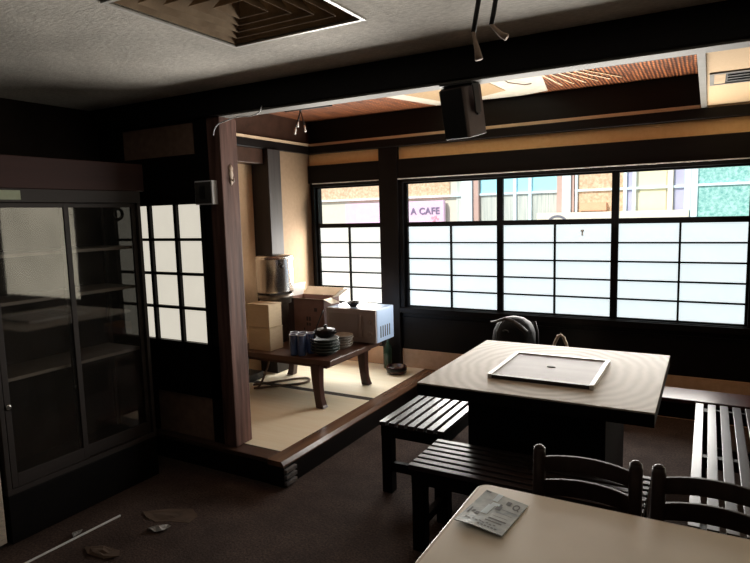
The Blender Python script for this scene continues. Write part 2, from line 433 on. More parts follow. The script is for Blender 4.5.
# window wall
ww = MB()
ww.box(-3.6, 1.2, W, W + .1, -.05, .66)                       # below the windows
ww.box(-3.6, 3.2, W, W + .1, 1.775, 2.42)                     # above
ww.box(-2.51, -2.33, W - .004, W + .1, PZ, 2.06)              # post between the windows
ww.box(-3.6, -3.215, W, W + .1, .6, 1.8).box(.255, 1.2, W, W + .1, .6, 1.8).box(3.0, 3.2, W, W + .1, -.05, 1.8).box(1.2, 3.0, W, W + .1, -.05, .5)
wwo = structure('wall_window', 'darkX', ww, 'black stained timber wall holding the bright windows', 'wall')
box_obj('window_post', 'darkZ', (-2.51, -2.33, W - .045, W, PZ, 2.07), wwo, .004, 'dark square post between the narrow window and the wide one')
for nm, a, b in (('plaster_strip', -3.27, -2.51), ('plaster_strip', -2.33, 3.1)):
    box_obj(nm, 'plaster', (a, b, W - .004, W, 1.965, 2.066), wwo, label='tan plaster strip above the windows')
    box_obj('header', 'darkX', (a, b, W - .035, W, 1.80, 1.962), wwo, .004)
box_obj('groove_edge', 'groove_glint', (-2.33, .26, W - .040, W, 1.792, 1.799), wwo, label='thin edge of the sliding groove with a painted sun glint')
box_obj('groove_edge', 'groove_glint', (-3.22, -2.51, W - .040, W, 1.792, 1.799), wwo, label='thin edge of the sliding groove with a painted sun glint')
box_obj('crown_board', 'darkX', (-3.3, 3.1, W - .055, W, 2.068, 2.135), wwo, .004)
box_obj('sill', 'darkX', (-2.33, .26, W - .05, W, .64, .685), wwo, .004)
box_obj('sill', 'darkX', (-3.22, -2.51, W - .05, W, .64, .685), wwo, .004)
box_obj('panel_rail', 'darkX', (-2.33, 1.2, W - .012, W, .585, .60), wwo, .002)
tag(box_obj('baseboard_window', 'base_plaster', (-3.27, -2.51, W - .01, W, PZ, .31)), 'buff plaster strip at the foot of the narrow window wall', 'baseboard', None, 'structure')
tag(box_obj('baseboard_window', 'base_plaster', (-2.33, 1.2, W - .01, W, 0.0, .31)), 'buff plaster strip along the foot of the wide window wall', 'baseboard', None, 'structure')
structure('trim_1', 'trim_tan', MB().box(-3.27, 3.1, W - .03, W, 2.138, 2.162), 'thin pale rail along the top of the window wall', 'trim', .002)
structure('trim_2', 'trim_tan', MB().box(-3.27, -3.24, 2.62, W - .031, 2.138, 2.162), 'thin pale rail along the top of the alcove side wall', 'trim', .002)

def window_sash(root, x0, x1, nm, paper='paper', zt=1.75, zm1=1.425, zm0=1.385, zb=.70, ncol=2, nrow=5, st=.02):
    """a sliding sash: clear pane on top, frosted pane with bars below"""
    f = MB(); y0, y1 = W + .005, W + .04
    f.box(x0 - st, x0, y0, y1, zb - .03, zt + .03).box(x1, x1 + st, y0, y1, zb - .03, zt + .03)
    f.box(x0, x1, y0, y1, zt, zt + .03).box(x0, x1, y0, y1, zm0, zm1).box(x0, x1, y0, y1, zb - .03, zb)
    s = f.build('sash', 'black_wood', root, .002)
    la = MB()
    for k in range(1, ncol):
        x = x0 + (x1 - x0) * k / ncol; la.box(x - .007, x + .007, y0 + .004, y1 - .008, zb, zm0)
    for k in range(1, nrow):
        z = zb + (zm0 - zb) * k / nrow; la.box(x0, x1, y0 + .005, y1 - .01, z - .006, z + .006)
    la.build('lattice', 'black_wood', s)
    box_obj('frosted_pane', paper, (x0, x1, y1 - .008, y1 - .003, zb, zm0), s, label='daylit frosted pane behind thin black bars')
    box_obj('clear_pane', 'glass', (x0, x1, y1 - .012, y1 - .008, zm1, zt), s, label='clear upper pane')
    return s

w1 = thing('window_2', (-2.86, W, .7), 'narrow window above the tatami corner, frosted below and clear on top', 'window', None, 'structure')
MB().box(-3.24, -2.505, W - .03, W + .05, 1.765, 1.795).box(-3.235, -3.213, W - .03, W + .05, .685, 1.78).box(-2.519, -2.505, W - .03, W + .05, .685, 1.78).box(-3.22, -2.51, W - .03, W + .05, .66, .69).build('frame', 'black_wood', w1, .002)
window_sash(w1, -3.195, -2.535, 'sash', 'paper_w', st=.016)
w2 = thing('window_3', (-1.02, W, .7), 'wide window of three sashes behind the hot plate table', 'window', None, 'structure')
MB().box(-2.33, .26, W - .03, W + .05, 1.765, 1.795).box(-2.33, -2.29, W - .03, W + .05, .685, 1.78).box(.245, .262, W - .03, W + .05, .685, 1.78).box(-2.33, .26, W - .03, W + .05, .66, .69).build('frame', 'black_wood', w2, .002)
window_sash(w2, -2.264, -1.472, 'sash', st=.026)
sm = window_sash(w2, -1.422, -.617, 'sash', st=.0248)
window_sash(w2, -.567, .228, 'sash', st=.025)
MB().box(-.826, -.814, W + .026, W + .033, 1.300, 1.345).box(-.832, -.808, W + .022, W + .033, 1.33, 1.345).build('finger_catch', 'alu', sm, label='small grey catch on the frosted pane')
w3 = thing('window_4', (2.1, W, .5), 'frosted window further along the window wall', 'window', None, 'structure')
MB().box(1.2, 3.0, W - .02, W + .05, .5, .53).box(1.2, 3.0, W - .02, W + .05, 1.76, 1.80).box(1.2, 1.23, W - .02, W + .05, .5, 1.8).box(2.97, 3.0, W - .02, W + .05, .5, 1.8).build('frame', 'black_wood', w3)
box_obj('frosted_pane', 'paper_far', (1.23, 2.97, W + .02, W + .026, .53, 1.76), w3)

# big beam in front of the alcove, underside glare painted as a pale strip below it, post
structure('trim_3', 'darkX', MB().box(-3.9, 3.2, 2.45, 2.60, 2.066, 2.42), 'massive black beam crossing the ceiling', 'beam', .006)
structure('trim_4', 'beam_under', MB().box(-2.36, 3.1, 2.462, 2.556, 2.056, 2.066), 'pale strip painted as glare under the big black beam', 'trim', .002)
po = structure('trim_5', 'post', MB().box(-2.486, -2.390, 2.49, 2.63, PZ + .001, 2.066), 'weathered brown corner post of the tatami alcove', 'post', .005)
# alcove ceilings
structure('ceiling_reed', 'reed', MB().box(-3.6, -.06, 2.6, W + .02, 2.365, 2.42), 'reddish woven reed ceiling over the tatami alcove', 'ceiling')
sf = structure('ceiling_soffit', 'cream', MB().box(-.045, 3.1, 2.6, W, 2.15, 2.42), 'cream lowered ceiling with an air slot', 'ceiling')
structure('trim_6', 'beam_under', MB().box(-.068, -.034, 2.6, W - .03, 2.138, 2.364), 'pale edge strip between the reed recess and the cream ceiling', 'trim', .002)

# alcove side wall (recessed bay, post, plaster)
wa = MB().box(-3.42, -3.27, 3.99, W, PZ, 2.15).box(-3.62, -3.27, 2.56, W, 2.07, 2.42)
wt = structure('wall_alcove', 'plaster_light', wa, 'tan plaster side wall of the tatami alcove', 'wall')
box_obj('recess_wall', 'recess', (-3.62, -3.40, 2.56, 3.99, 0, 2.07), wt, label='tan plaster at the back of the recess')
box_obj('crown_board', 'darkY', (-3.27, -3.235, 2.6, W - .055, 2.068, 2.135), wt, .004, label='dark board below the pale rail')
box_obj('recess_board', 'sill', (-3.275, -3.262, 2.6, W, 2.163, 2.365), wt, label='dark board under the reed ceiling')
box_obj('lintel', 'sill', (-3.399, -3.262, 2.6, 3.90, 1.945, 2.067), wt, .003, label='brown lintel over the recess')
box_obj('alcove_post', 'alc_post', (-3.399, -3.215, 3.90, 4.065, PZ, 2.067), wt, .004, label='dark square post with a grey sheen')
structure('trim_7', 'darkX', MB().box(-3.27, -.06, W - .012, W, 2.163, 2.365), 'dark board above the pale rail on the window side', 'trim')

# platform
pf = MB().box(-3.6, -2.10, 2.56, W, -.02, PZ - .025)
structure('floor_platform', 'sill', pf, 'raised timber base under the tatami mats', 'floor')
e8 = MB(); _x0, _x1, _z0 = -2.115, -2.003, .120
e8.sweep([[(_x0, y, _z0), (_x1, y, _z0), (_x1, y, PZ - .022), (_x1 - .014, y, PZ), (_x0, y, PZ)] for y in (2.44, W - .012)])
structure('trim_8', 'edge', e8, 'polished brown top board along the edge of the tatami platform', 'trim')
structure('trim_11', 'darkY', MB().box(-2.11, -2.006, 2.445, W - .012, 0.0, .1235), 'black side board below the brown edge of the tatami platform', 'trim', .002)
structure('trim_9', 'sill', MB().box(-3.3, -2.116, 2.447, 2.555, .124, PZ), 'dark front sill of the tatami platform under the post', 'trim', .004)
structure('trim_12', 'darkX', MB().box(-3.3, -2.112, 2.45, 2.555, 0.0, .1235), 'black front board below the platform sill', 'trim', .002)
t10 = MB()
for z in (.014, .050, .086): t10.box(-2.0055, -1.985, 2.445, 2.54, z, z + .020)
structure('trim_10', 'finger_end', t10, 'finger joint ends at the corner of the platform', 'trim', .002)

# ------------------------------------------------------------------ tatami mats
for k, (y0, y1, lab) in enumerate(((2.556, 3.625, 'tatami mat nearest the post and front sill'), (3.625, W - .012, 'tatami mat under the windows, beyond the black border'))):
    bw = (.008, .030)[k]
    t = thing('tatami_mat', (-2.7, (y0 + y1) / 2, PZ - .024), lab, 'tatami mat', 'tatami mats on the platform')
    box_obj('mat_surface', 'tatami', (-3.399, -2.118, y0 + bw, y1 - .032 if k == 0 else y1, PZ - .024, PZ - .002), t)
    box_obj('border', 'heri', (-3.399, -2.118, y0, y0 + bw, PZ - .024, PZ - .0015), t, label='black cloth border')
    if k == 0: box_obj('border', 'heri', (-3.399, -2.118, y1 - .032, y1, PZ - .024, PZ - .0015), t, label='black cloth border')

# ------------------------------------------------------------------ hot plate table
t = thing('hot_plate_table', (-.67, 2.97, 0), 'large square pale topped table with a black base by the windows', 'table')
box_obj('tabletop', 'tabletop', (-1.185, -.158, 2.458, 3.48, .692, .70), t, .002)
box_obj('edge_frame', 'black_wood', (-1.184, -.159, 2.459, 3.479, .638, .6915), t, .002, label='black edge frame below the pale top')
box_obj('pedestal', 'black_wood', (-.99, -.36, 2.62, 3.28, 0.0, .638), t, .003)
g = thing('hot_plate_cover', (-.664, 2.915, .70), 'square greyish cover board set over the hot plate in the pale table', 'cover')
box_obj('board', 'griddle', (-.888, -.438, 2.688, 3.145, .7005, .716), g, .001)
MB().box(-.908, -.888, 2.668, 3.165, .7005, .722).box(-.438, -.418, 2.668, 3.165, .7005, .722).box(-.888, -.438, 3.145, 3.165, .7005, .722).build('rim', 'vent_rim', g, .002, label='bright raised rim')
box_obj('rim', 'black_plastic', (-.888, -.438, 2.668, 2.688, .7005, .7185), g, .002, label='black front rim')
MB().lathe([(.018, 0), (.018, .002), (.006, .003)], (-.664, 2.93, .716), 14, Matrix.Translation((-.664, 2.93, 0)) @ Matrix.Diagonal((1.2, .8, 1, 1)) @ Matrix.Translation((.664, -2.93, 0))).build('finger_hole', 'vent_dark', g)

# ------------------------------------------------------------------ benches
def bench(loc, L, Wd, along, ns, mat, label, stretch=True):
    """slatted bench; slats run along the given axis"""
    t = thing('slatted_bench', loc, label, 'bench', 'slatted benches around the hot plate table')
    x, y, _ = loc
    sx, sy = (L, Wd) if along == 'X' else (Wd, L)
    m = MB(); pitch = Wd / ns; w = pitch * .66
    for k in range(ns):
        c = (k + .5) * pitch - Wd / 2
        if along == 'X': m.box(x - L / 2, x + L / 2, y + c - w / 2, y + c + w / 2, .378, .40)
        else: m.box(x + c - w / 2, x + c + w / 2, y - L / 2, y + L / 2, .378, .40)
    m.build('slatted_seat', mat, t, .002)
    f = MB()
    a, b = sx / 2 - .012, sy / 2 - .012
    f.box(x - a, x + a, y - b, y - b + .03, .315, .378).box(x - a, x + a, y + b - .03, y + b, .315, .378)
    f.box(x - a, x - a + .03, y - b + .03, y + b - .03, .315, .378).box(x + a - .03, x + a, y - b + .03, y + b - .03, .315, .378)
    if along == 'X': f.box(x - .02, x + .02, y - b + .03, y + b - .03, .33, .378)
    else: f.box(x - a + .03, x + a - .03, y - .02, y + .02, .33, .378)
    f.build('frame', 'black_wood', t, .002)
    for ux in (-1, 1):
        for uy in (-1, 1):
            cx, cy = x + ux * (a - .03), y + uy * (b - .03)
            box_obj('leg', 'black_wood', (cx - .029, cx + .029, cy - .029, cy + .029, 0, .377), t, .003)
    if along == 'X':
        for ux in (-1, 1): box_obj('stretcher', 'black_wood', (x + ux * (a - .03) - .015, x + ux * (a - .03) + .015, y - b + .06, y + b - .06, .10, .14), t, .002)
    else:
        for uy in (-1, 1): box_obj('stretcher', 'black_wood', (x - a + .06, x + a - .06, y + uy * (b - .03) - .015, y + uy * (b - .03) + .015, .12, .17), t, .002)
    return t
bench((-1.315, 3.13, 0), .98, .39, 'Y', 7, 'slatB', 'black slatted bench between the tatami platform and the pale table')
bench((-.645, 2.385, 0), .95, .35, 'X', 7, 'slat', 'black slatted bench at the near side of the pale table, behind the chair')
bench((.165, 2.93, 0), 1.46, .41, 'Y', 7, 'slatY', 'brown slatted bench at the far right, running towards the windows')
t = thing('window_bench', (.35, 3.9, 0), 'long reddish brown wall bench below the wide window', 'bench')
box_obj('seat', 'zleg', (-.98, 1.15, 3.70, 3.94, .375, .398), t, .003)
box_obj('front_board', 'black_wood', (-.98, 1.15, 3.715, 3.735, .28, .375), t, .002)
for x in (-.94, .1, 1.1): box_obj('leg', 'black_wood', (x - .025, x + .025, 3.72, 3.77, 0, .375) if False else (x - .025, x + .025, 3.74, 3.79, 0, .375), t)
for x in (-.94, .1, 1.1): box_obj('leg', 'black_wood', (x - .025, x + .025, 3.87, 3.92, 0, .375), t)

# ------------------------------------------------------------------ things behind the pale table
t = thing('backpack', (-1.22, 4.2, .0), 'black backpack with grey straps, slumped below the wide window', 'bag')
bp = MB(); secs = []
for z, rx, ry in ((.0, .15, .10), (.1, .17, .12), (.35, .175, .125), (.52, .165, .12), (.62, .15, .11), (.68, .12, .09), (.715, .07, .05), (.725, .02, .02)):
    secs.append([(-1.225 + rx * math.copysign(abs(cos(a)) ** .75, cos(a)), 4.22 + ry * math.copysign(abs(sin(a)) ** .75, sin(a)), z) for a in [2 * pi * k / 28 for k in range(28)]])
bp.sweep(secs); bp.sm = [True] * len(bp.sm); bp.build('body', 'bag', t)
MB().tube([(-1.37, 4.12, .69), (-1.33, 4.11, .70), (-1.26, 4.10, .725), (-1.2, 4.10, .71), (-1.14, 4.09, .67), (-1.10, 4.10, .64)], [.006, .009, .012, .014, .02, .012], 8).build('strap', 'strap', t, label='grey shoulder strap')
MB().tube([(-1.262, 4.10, .72), (-1.29, 4.085, .68), (-1.315, 4.085, .62), (-1.32, 4.09, .56)], .006, 6).build('strap', 'strap', t, label='thin grey strap')
MB().tube([(-1.27, 4.085, .635), (-1.255, 4.08, .645), (-1.235, 4.08, .642), (-1.23, 4.085, .63)], .005, 6).build('buckle', 'strap', t)
MB().tube([(-1.075, 4.2, .70), (-1.05, 4.19, .62), (-1.05, 4.19, .5), (-1.06, 4.2, .35)], .012, 8).build('side_handle', 'bag', t)
t = thing('tote_bag', (-.885, 4.2, 0), 'beige cloth bag whose loop handle shows above the pale table edge', 'bag')
MB().sweep([[(-.885 + x * s, 4.2 + y * s2, z) for x, y in ((-.12, -.05), (.12, -.05), (.12, .05), (-.12, .05))] for z, s, s2 in ((0, .9, 1), (.2, 1, 1.1), (.44, .9, .5), (.5, .8, .2))]).build('body', 'beige_cloth', t, .01)
MB().tube([(-.945, 4.2, .48), (-.93, 4.2, .55), (-.905, 4.2, .605), (-.885, 4.2, .615), (-.868, 4.2, .6), (-.845, 4.2, .545), (-.83, 4.2, .48)], .011, 8).build('handle', 'beige_cloth', t)

# ------------------------------------------------------------------ front table, leaflet, chairs
t = thing('dining_table', (0.04, 1.22, 0), 'beige laminate dining table with rounded corners closest to the viewer', 'table', rz=0)
def rrect(x0, x1, y0, y1, r, n=6):
    pts = []
    for cx, cy, a0 in ((x1 - r, y1 - r, 0), (x0 + r, y1 - r, 90), (x0 + r, y0 + r, 180), (x1 - r, y0 + r, 270)):
        for k in range(n + 1):
            a = radians(a0 + 90 * k / n); pts.append((cx + r * cos(a), cy + r * sin(a)))
    return pts
tx0, tx1, ty0, ty1 = -.567, .64, .88, 1.598
MB().prism(rrect(tx0 + .012, tx1 - .012, ty0 + .012, ty1 - .012, .025), .672, .7005).build('tabletop', 'beige_top', t)
MB().prism(rrect(tx0, tx1, ty0, ty1, .035), .668, .6985, smooth=True).build('edge_band', 'beige_rim', t, .004, label='paler rounded edge band')
MB().box(tx0 + .06, tx1 - .06, ty0 + .06, ty1 - .06, .60, .668).build('apron', 'darkX', t)
for x in (tx0 + .07, tx1 - .07):
    for y in (ty0 + .07, ty1 - .07): box_obj('leg', 'darkZ', (x - .03, x + .03, y - .03, y + .03, 0, .60), t, .003)

lc = [(-.531, 1.552), (-.402, 1.513), (-.417, 1.327), (-.549, 1.345)]   # far-left, far-right, near-right, near-left on the table
t = thing('leaflet', (-.475, 1.435, .7006), 'folded printed leaflet lying on the beige table corner', 'leaflet')
def lp(u, v, h):
    """u across 0..1 from far-left to far-right, v from far to near"""
    a = Vector((*lc[0], 0)).lerp(Vector((*lc[1], 0)), u); b = Vector((*lc[3], 0)).lerp(Vector((*lc[2], 0)), u)
    p = a.lerp(b, v); lift = .010 * (v ** 2) * (1 - abs(u - .35) * .8)
    return (p.x, p.y, .7012 + lift + h)
sh = MB(); N = 10
vs = [lp(i / N, j / N, h) for h in (0, .0025) for j in range(N + 1) for i in range(N + 1)]
fs = []; K = (N + 1) ** 2
for j in range(N):
    for i in range(N):
        a = j * (N + 1) + i; fs.append((a, a + 1, a + N + 2, a + N + 1)); fs.append((K + a, K + a + N + 1, K + a + N + 2, K + a + 1))
for i in range(N):
    for a, b in ((i, i + 1), (N * (N + 1) + i, N * (N + 1) + i + 1), (i * (N + 1), (i + 1) * (N + 1)), (i * (N + 1) + N, (i + 1) * (N + 1) + N)): fs.append((a, b, K + b, K + a))
sh._add(vs, fs, False); sh.build('sheet', 'brochure', t)
def quad_mark(mb, u0, u1, v0, v1, h=.0032, n=6):
    for k in range(n):
        a, b = u0 + (u1 - u0) * k / n, u0 + (u1 - u0) * (k + 1) / n
        mb._add([lp(a, v0, h), lp(b, v0, h), lp(b, v1, h), lp(a, v1, h)], [(0, 1, 2, 3)])
mk = MB()
for v, u0, u1, w in ((.36, .62, .95, .012), (.47, .55, .9, .010), (.58, .56, .86, .010), (.66, .52, .9, .035), (.74, .5, .85, .03)):
    quad_mark(mk, u0, u1, v, v + w)
for k in range(9): quad_mark(mk, .12 + k * .075, .17 + k * .075, .82 + .02 * (k % 2), .845 + .02 * (k % 2), n=1)
for k in range(6): quad_mark(mk, .44 + k * .07, .49 + k * .07, .90, .935, n=1)
for u0, u1, v0, v1 in ((.06, .10, .55, .72), (.13, .2, .60, .66), (.22, .3, .62, .70), (.48, .60, .30, .42), (.51, .57, .24, .30), (.60, .70, .1, .2), (.03, .14, .02, .05)):
    _p = MB(); quad_mark(_p, u0, u1, v0, v1); _p.build('picture', 'ink', t, label='small dark picture')
mk.build('lettering', 'ink', t, label='dark lettering and small pictures')
ring = MB(); cu, cv = .84, .19
for k in range(20):
    a, b = 2 * pi * k / 20, 2 * pi * (k + 1) / 20
    ring._add([lp(cu + .075 * r * cos(q), cv + .085 * r * sin(q), .0033) for r, q in ((1, a), (1, b), (.62, b), (.62, a))], [(0, 1, 2, 3)])
ring._add([lp(cu + .03, cv + .03, .0034), lp(cu + .05, cv + .02, .0034), lp(cu + .10, cv + .09, .0034), lp(cu + .07, cv + .10, .0034)], [(0, 1, 2, 3)])
ring.build('ring_emblem', 'ink', t, label='dark ring emblem')
pw = MB(); quad_mark(pw, .30, .42, .0, .22); quad_mark(pw, .34, .52, .25, .34); quad_mark(pw, .30, .44, .34, .62)  # white highlight across the leaflet, painted as pale patches
pw.build('painted_highlight', 'ext_white', t, label='white highlight painted across the middle')

def make_chair():
    """ladder back chair, origin under the middle of the back, back towards +Y"""
    t = thing('dining_chair', (0, 0, 0), '', 'chair', 'dark ladder back chairs at the beige table')
    hw = .137
    for s in (-1, 1):
        MB().tube([(s * hw, -.005, 0), (s * hw, 0, .38), (s * hw, .006, .60), (s * hw, .012, .755), (s * hw, .013, .772)], [.015, .019, .019, .019, .017], 16).tube([(s * hw, .0128, .770), (s * hw, .0132, .778), (s * hw, .0134, .782)], [.0168, .012, .003], 16).build('back_post', 'chair', t)
        MB().tube([(s * .145, -.33, 0), (s * .145, -.33, .40)], .017, 12).build('front_leg', 'chair', t)
        MB().tube([(s * .14, -.325, .17), (s * .137, -.003, .17)], .01, 10).build('side_stretcher', 'chair', t)
    for z0, z1 in ((.700, .747), (.622, .672), (.52, .565)):
        m = MB(); secs = []
        for k in range(13):
            u = -1 + 2 * k / 12; x = u * (hw - .01); y = .01 + .032 * (1 - u * u); r = .004 * (1 - u * u)
            secs.append([(x, y - .007, z0), (x, y + .007, z0), (x, y + .007, z1 + r), (x, y - .007, z1 + r)])
        m.sweep(secs); m.build('back_rail', 'chair', t, .003)
    MB().prism(rrect(-.165, .165, -.35, .0, .02), .385, .405).build('seat', 'chair', t, .005)
    MB().tube([(-.14, -.325, .22), (.14, -.325, .22)], .01, 10).build('front_stretcher', 'chair', t)
    return t
c1 = make_chair(); c2 = copy_tree(c1)
c1.location = (-.295, 1.745, 0); c1['label'] = 'dark ladder back chair tucked under the beige table, whole back in view'
c2.location = (.038, 1.745, 0); c2['label'] = 'dark ladder back chair cut off by the frame, in front of the brown slatted bench'

# ------------------------------------------------------------------ low table and what stands on it
TX0, TX1, TY0, TY1, TZ = -3.19, -2.245, 3.285, 4.03, .50
t = thing('low_table', ((TX0 + TX1) / 2, (TY0 + TY1) / 2, PZ), 'low brown wooden table with curved legs on the tatami', 'low table')
box_obj('tabletop', 'zataku', (TX0, TX1, TY0, TY1, TZ - .036, TZ), t, .003)
box_obj('apron', 'zleg', (TX0 + .07, TX1 - .07, TY0 + .06, TY1 - .06, TZ - .075, TZ - .036), t, .002)
for sx, x in ((1, TX1 - .128), (-1, TX0 + .128)):
    for sy, y in ((-1, TY0 + .025), (1, TY1 - .09)):
        secs = []
        for z, o, w in ((TZ - .036, 0, .036), (.40, .001, .034), (.30, .004, .030), (.22, .013, .028), (.17, .024, .030), (PZ, .032, .033)):
            secs.append([(x + sx * o + a * w, y + b * w * .95, z) for a, b in ((-1, -1), (1, -1), (1, 1), (-1, 1))])
        MB().sweep(secs).build('leg', 'zleg', t, .004)

def carton_small(loc, z, label):
    t = thing('cardboard_box', (loc[0], loc[1], z), label, 'box', 'small cardboard boxes stacked on the low table')
    x0, x1, y0, y1 = loc[0] - .105, loc[0] + .105, loc[1] - .075, loc[1] + .075
    box_obj('body', 'kraft_pale', (x0, x1, y0, y1, z, z + .165), t, .002)
    box_obj('lid', 'kraft_pale', (x0 - .002, x1 + .002, y0 - .002, y1 + .002, z + .1655, z + .1745), t, .002)
    box_obj('tape_strip', 'kraft', (x0 - .003, x1 + .003, loc[1] - .02, loc[1] + .02, z + .175, z + .1758), t)
carton_small((-2.928, 3.43), TZ + .001, 'pale cardboard box on the low table, lower of the two stacked by the post')
carton_small((-2.930, 3.428), TZ + .178, 'pale cardboard box resting on top of another beside the post')

# open carton turned about 45 degrees
L1, L2, Hc = .375, .235, .325
cr = Matrix.Translation((-3.072, 3.885, TZ + .001))
t = thing('open_carton', tuple(cr.translation), 'large brown carton with open flaps between the steel urn and the microwave', 'box')
def cbox(b, name, mat, label=None, bev=.0015): return MB().box(*b, mx=cr).build(name, mat, t, bev, label=label)
cbox((0, L1, 0, .004, 0, Hc), 'front_panel', 'kraft_dark')
cbox((0, L1, L2 - .004, L2, 0, Hc), 'back_panel', 'kraft_dark')
cbox((0, .004, .0041, L2 - .0041, 0, Hc), 'side_panel', 'kraft_dark')
cbox((L1 - .004, L1, .0041, L2 - .0041, 0, Hc), 'side_panel', 'kraft_dark')
cbox((.0042, L1 - .0042, .0042, L2 - .0042, 0, .004), 'bottom_panel', 'carton_in')
for (u, v, w, h) in ((.20, .14, .018, .035), (.225, .14, .018, .035), (.20, .10, .018, .025), (.225, .10, .016, .025), (.28, .22, .03, .03), (.17, .06, .012, .02)):
    MB().box(u, u + w, -.0012, -.0002, v, v + h, cr).build('printed_mark', 'carton_print_and_shade', t, label='dark printed mark')
def flap(p0, p1, out, ln, ang, mat, thick=.003):
    """flap hinged on the top edge p0-p1 (local), swung outwards"""
    p0, p1, out = Vector(p0), Vector(p1), Vector(out)
    d = out * cos(ang) * ln + Vector((0, 0, 1)) * sin(ang) * ln
    nn = (p1 - p0).cross(d).normalized() * thick
    q = [p0, p1, p1 + d, p0 + d]
    vs = [cr @ p for p in q] + [cr @ (p + nn) for p in q]
    MB()._add(vs, [(0, 1, 2, 3), (4, 7, 6, 5), (0, 4, 5, 1), (1, 5, 6, 2), (2, 6, 7, 3), (3, 7, 4, 0)]).build('flap', mat, t)
flap((.0, L2, Hc), (L1, L2, Hc), (0, 1, 0), .10, radians(35), 'carton_in')
flap((L1, .12, Hc), (L1, L2, Hc), (1, 0, 0), .11, radians(36), 'carton_in')
flap((L1, 0, Hc), (L1, .115, Hc), (1, 0, 0), .085, radians(-22), 'flap_pale')
flap((0, 0, Hc), (0, L2, Hc), (-1, 0, 0), .11, radians(105), 'paper_white')
flap((0, 0, Hc), (L1, 0, Hc), (0, -1, 0), .010, radians(10), 'flap_pale')
cbox((.0, .075, -.0012, -.0002, .0, Hc - .004), 'dark_band', 'carton_print_and_shade', 'shadow painted as a darker band on the front of the carton', 0)  # shadow beside the urn, painted on as a dark strip
# steel urn on a burner base
ux, uy = -3.035, 3.70
t = thing('steel_urn', (ux, uy, TZ), 'stainless steel urn on a round base behind the small boxes', 'urn')
MB().lathe([(.10, 0), (.10, .30), (.125, .31), (.125, .345), (.14, .35), (.14, .385)], (ux, uy, TZ + .001), 32).build('base', 'base_steel', t, label='round burner base')
MB().lathe([(.145, 0), (.147, .012), (.147, .262), (.152, .267), (.152, .277)], (ux, uy, TZ + .40), 40).build('body', 'steel', t)
MB().lathe([(.150, 0), (.138, .014), (.05, .026), (.02, .028)], (ux, uy, TZ + .6775), 40).build('lid', 'steel', t)
MB().tube([(ux + .125, uy - .075, TZ + .615), (ux + .15, uy - .09, TZ + .615)], .016, 12).build('tap_boss', 'black_plastic', t, label='black knob on the side')
for k in range(3):
    a = radians(-80 + 120 * k); MB().tube([(ux + .12 * cos(a), uy + .12 * sin(a), TZ + .386), (ux + .12 * cos(a), uy + .12 * sin(a), TZ + .40)], .016, 8).build('foot', 'black_plastic', t)

# microwave
mx0, mx1, my0, my1, mz0, mz1 = -2.64, -2.186, 3.835, 4.13, TZ + .012, TZ + .275
t = thing('microwave_oven', (-2.42, 3.98, TZ), 'white microwave oven with a grey front at the end of the low table', 'microwave')
box_obj('casing', 'window_lit_enamel', (mx0, mx1, my0 + .02, my1, mz0, mz1), t, .006)
d = box_obj('door', 'mw_front', (mx0 + .002, mx1 - .002, my0, my0 + .0195, mz0 + .002, mz1 - .002), t, .004, label='grey front door')
box_obj('door_window', 'mw_glass', (mx0 + .03, mx0 + .30, my0 - .002, my0 - .0002, mz0 + .04, mz1 - .04), d, label='darker see-through window')
box_obj('handle', 'mw_front', (mx0 + .315, mx0 + .335, my0 - .016, my0 - .0005, mz0 + .05, mz1 - .05), d, .003)
box_obj('control_panel', 'mw_front', (mx0 + .355, mx1 - .012, my0 - .003, my0 - .0003, mz0 + .02, mz1 - .02), t, .001)
for k in range(2): MB().lathe([(.018, 0), (.016, .014)], (0, 0, 0), 18, Matrix.Translation((mx1 - .05, my0 - .004, mz0 + .075 + .09 * k)) @ Matrix.Rotation(radians(90), 4, 'X')).build('dial', 'mw_glass', t)
vm = MB()
for k in range(5):
    y = my0 + .07 + .036 * k; vm.box(mx1 - .001, mx1 + .0012, y, y + .014, mz0 + .035, mz0 + .125)
vm.build('vent_slots', 'strap', t, label='row of vent slots on the side')
for x in (mx0 + .05, mx1 - .05):
    for y in (my0 + .05, my1 - .15): MB().lathe([(.014, 0), (.014, .0115)], (x, y, TZ + .0004), 12).build('foot', 'black_plastic', t)
t = tag(MB().lathe([(.028, 0), (.03, .006), (.055, .03), (.062, .038), (.058, .038), (.05, .03), (.026, .010), (.002, .009)], (-2.44, 3.93, mz1 + .001), 28, close=True).build('small_bowl', 'black_glaze'), 'small black bowl sitting on top of the white microwave', 'bowl')

# cups
def make_cup():
    t = thing('tumbler', (0, 0, 0), '', 'cup', 'blue tumblers at the front of the low table')
    MB().lathe([(.026, 0), (.028, .004), (.032, .148), (.029, .148), (.026, .012), (.002, .010)], (0, 0, 0), 20).build('body', 'cup_blue', t)
    MB().lathe([(.0322, .1485), (.0326, .1545), (.029, .1545), (.0292, .1485)], (0, 0, 0), 20, close=False).build('rim', 'cup_rim', t, label='pale rim')
    return t
cup = None
for k, (x, y, lab) in enumerate(((-2.590, 3.335, 'blue tumbler at the very front left of the cluster on the low table'), (-2.528, 3.345, 'blue tumbler at the front right of the cluster, closest to the dark bowls'),
                                 (-2.632, 3.405, 'blue tumbler furthest left in the cluster, towards the small boxes'), (-2.572, 3.425, 'blue tumbler in the middle of the cluster on the low table'), (-2.508, 3.432, 'blue tumbler at the back right of the cluster, touching the dark bowl stack'))):
    if cup is None: cup = c = make_cup()
    else: c = copy_tree(cup)
    c.location = (x, y, TZ + .001); c['label'] = lab

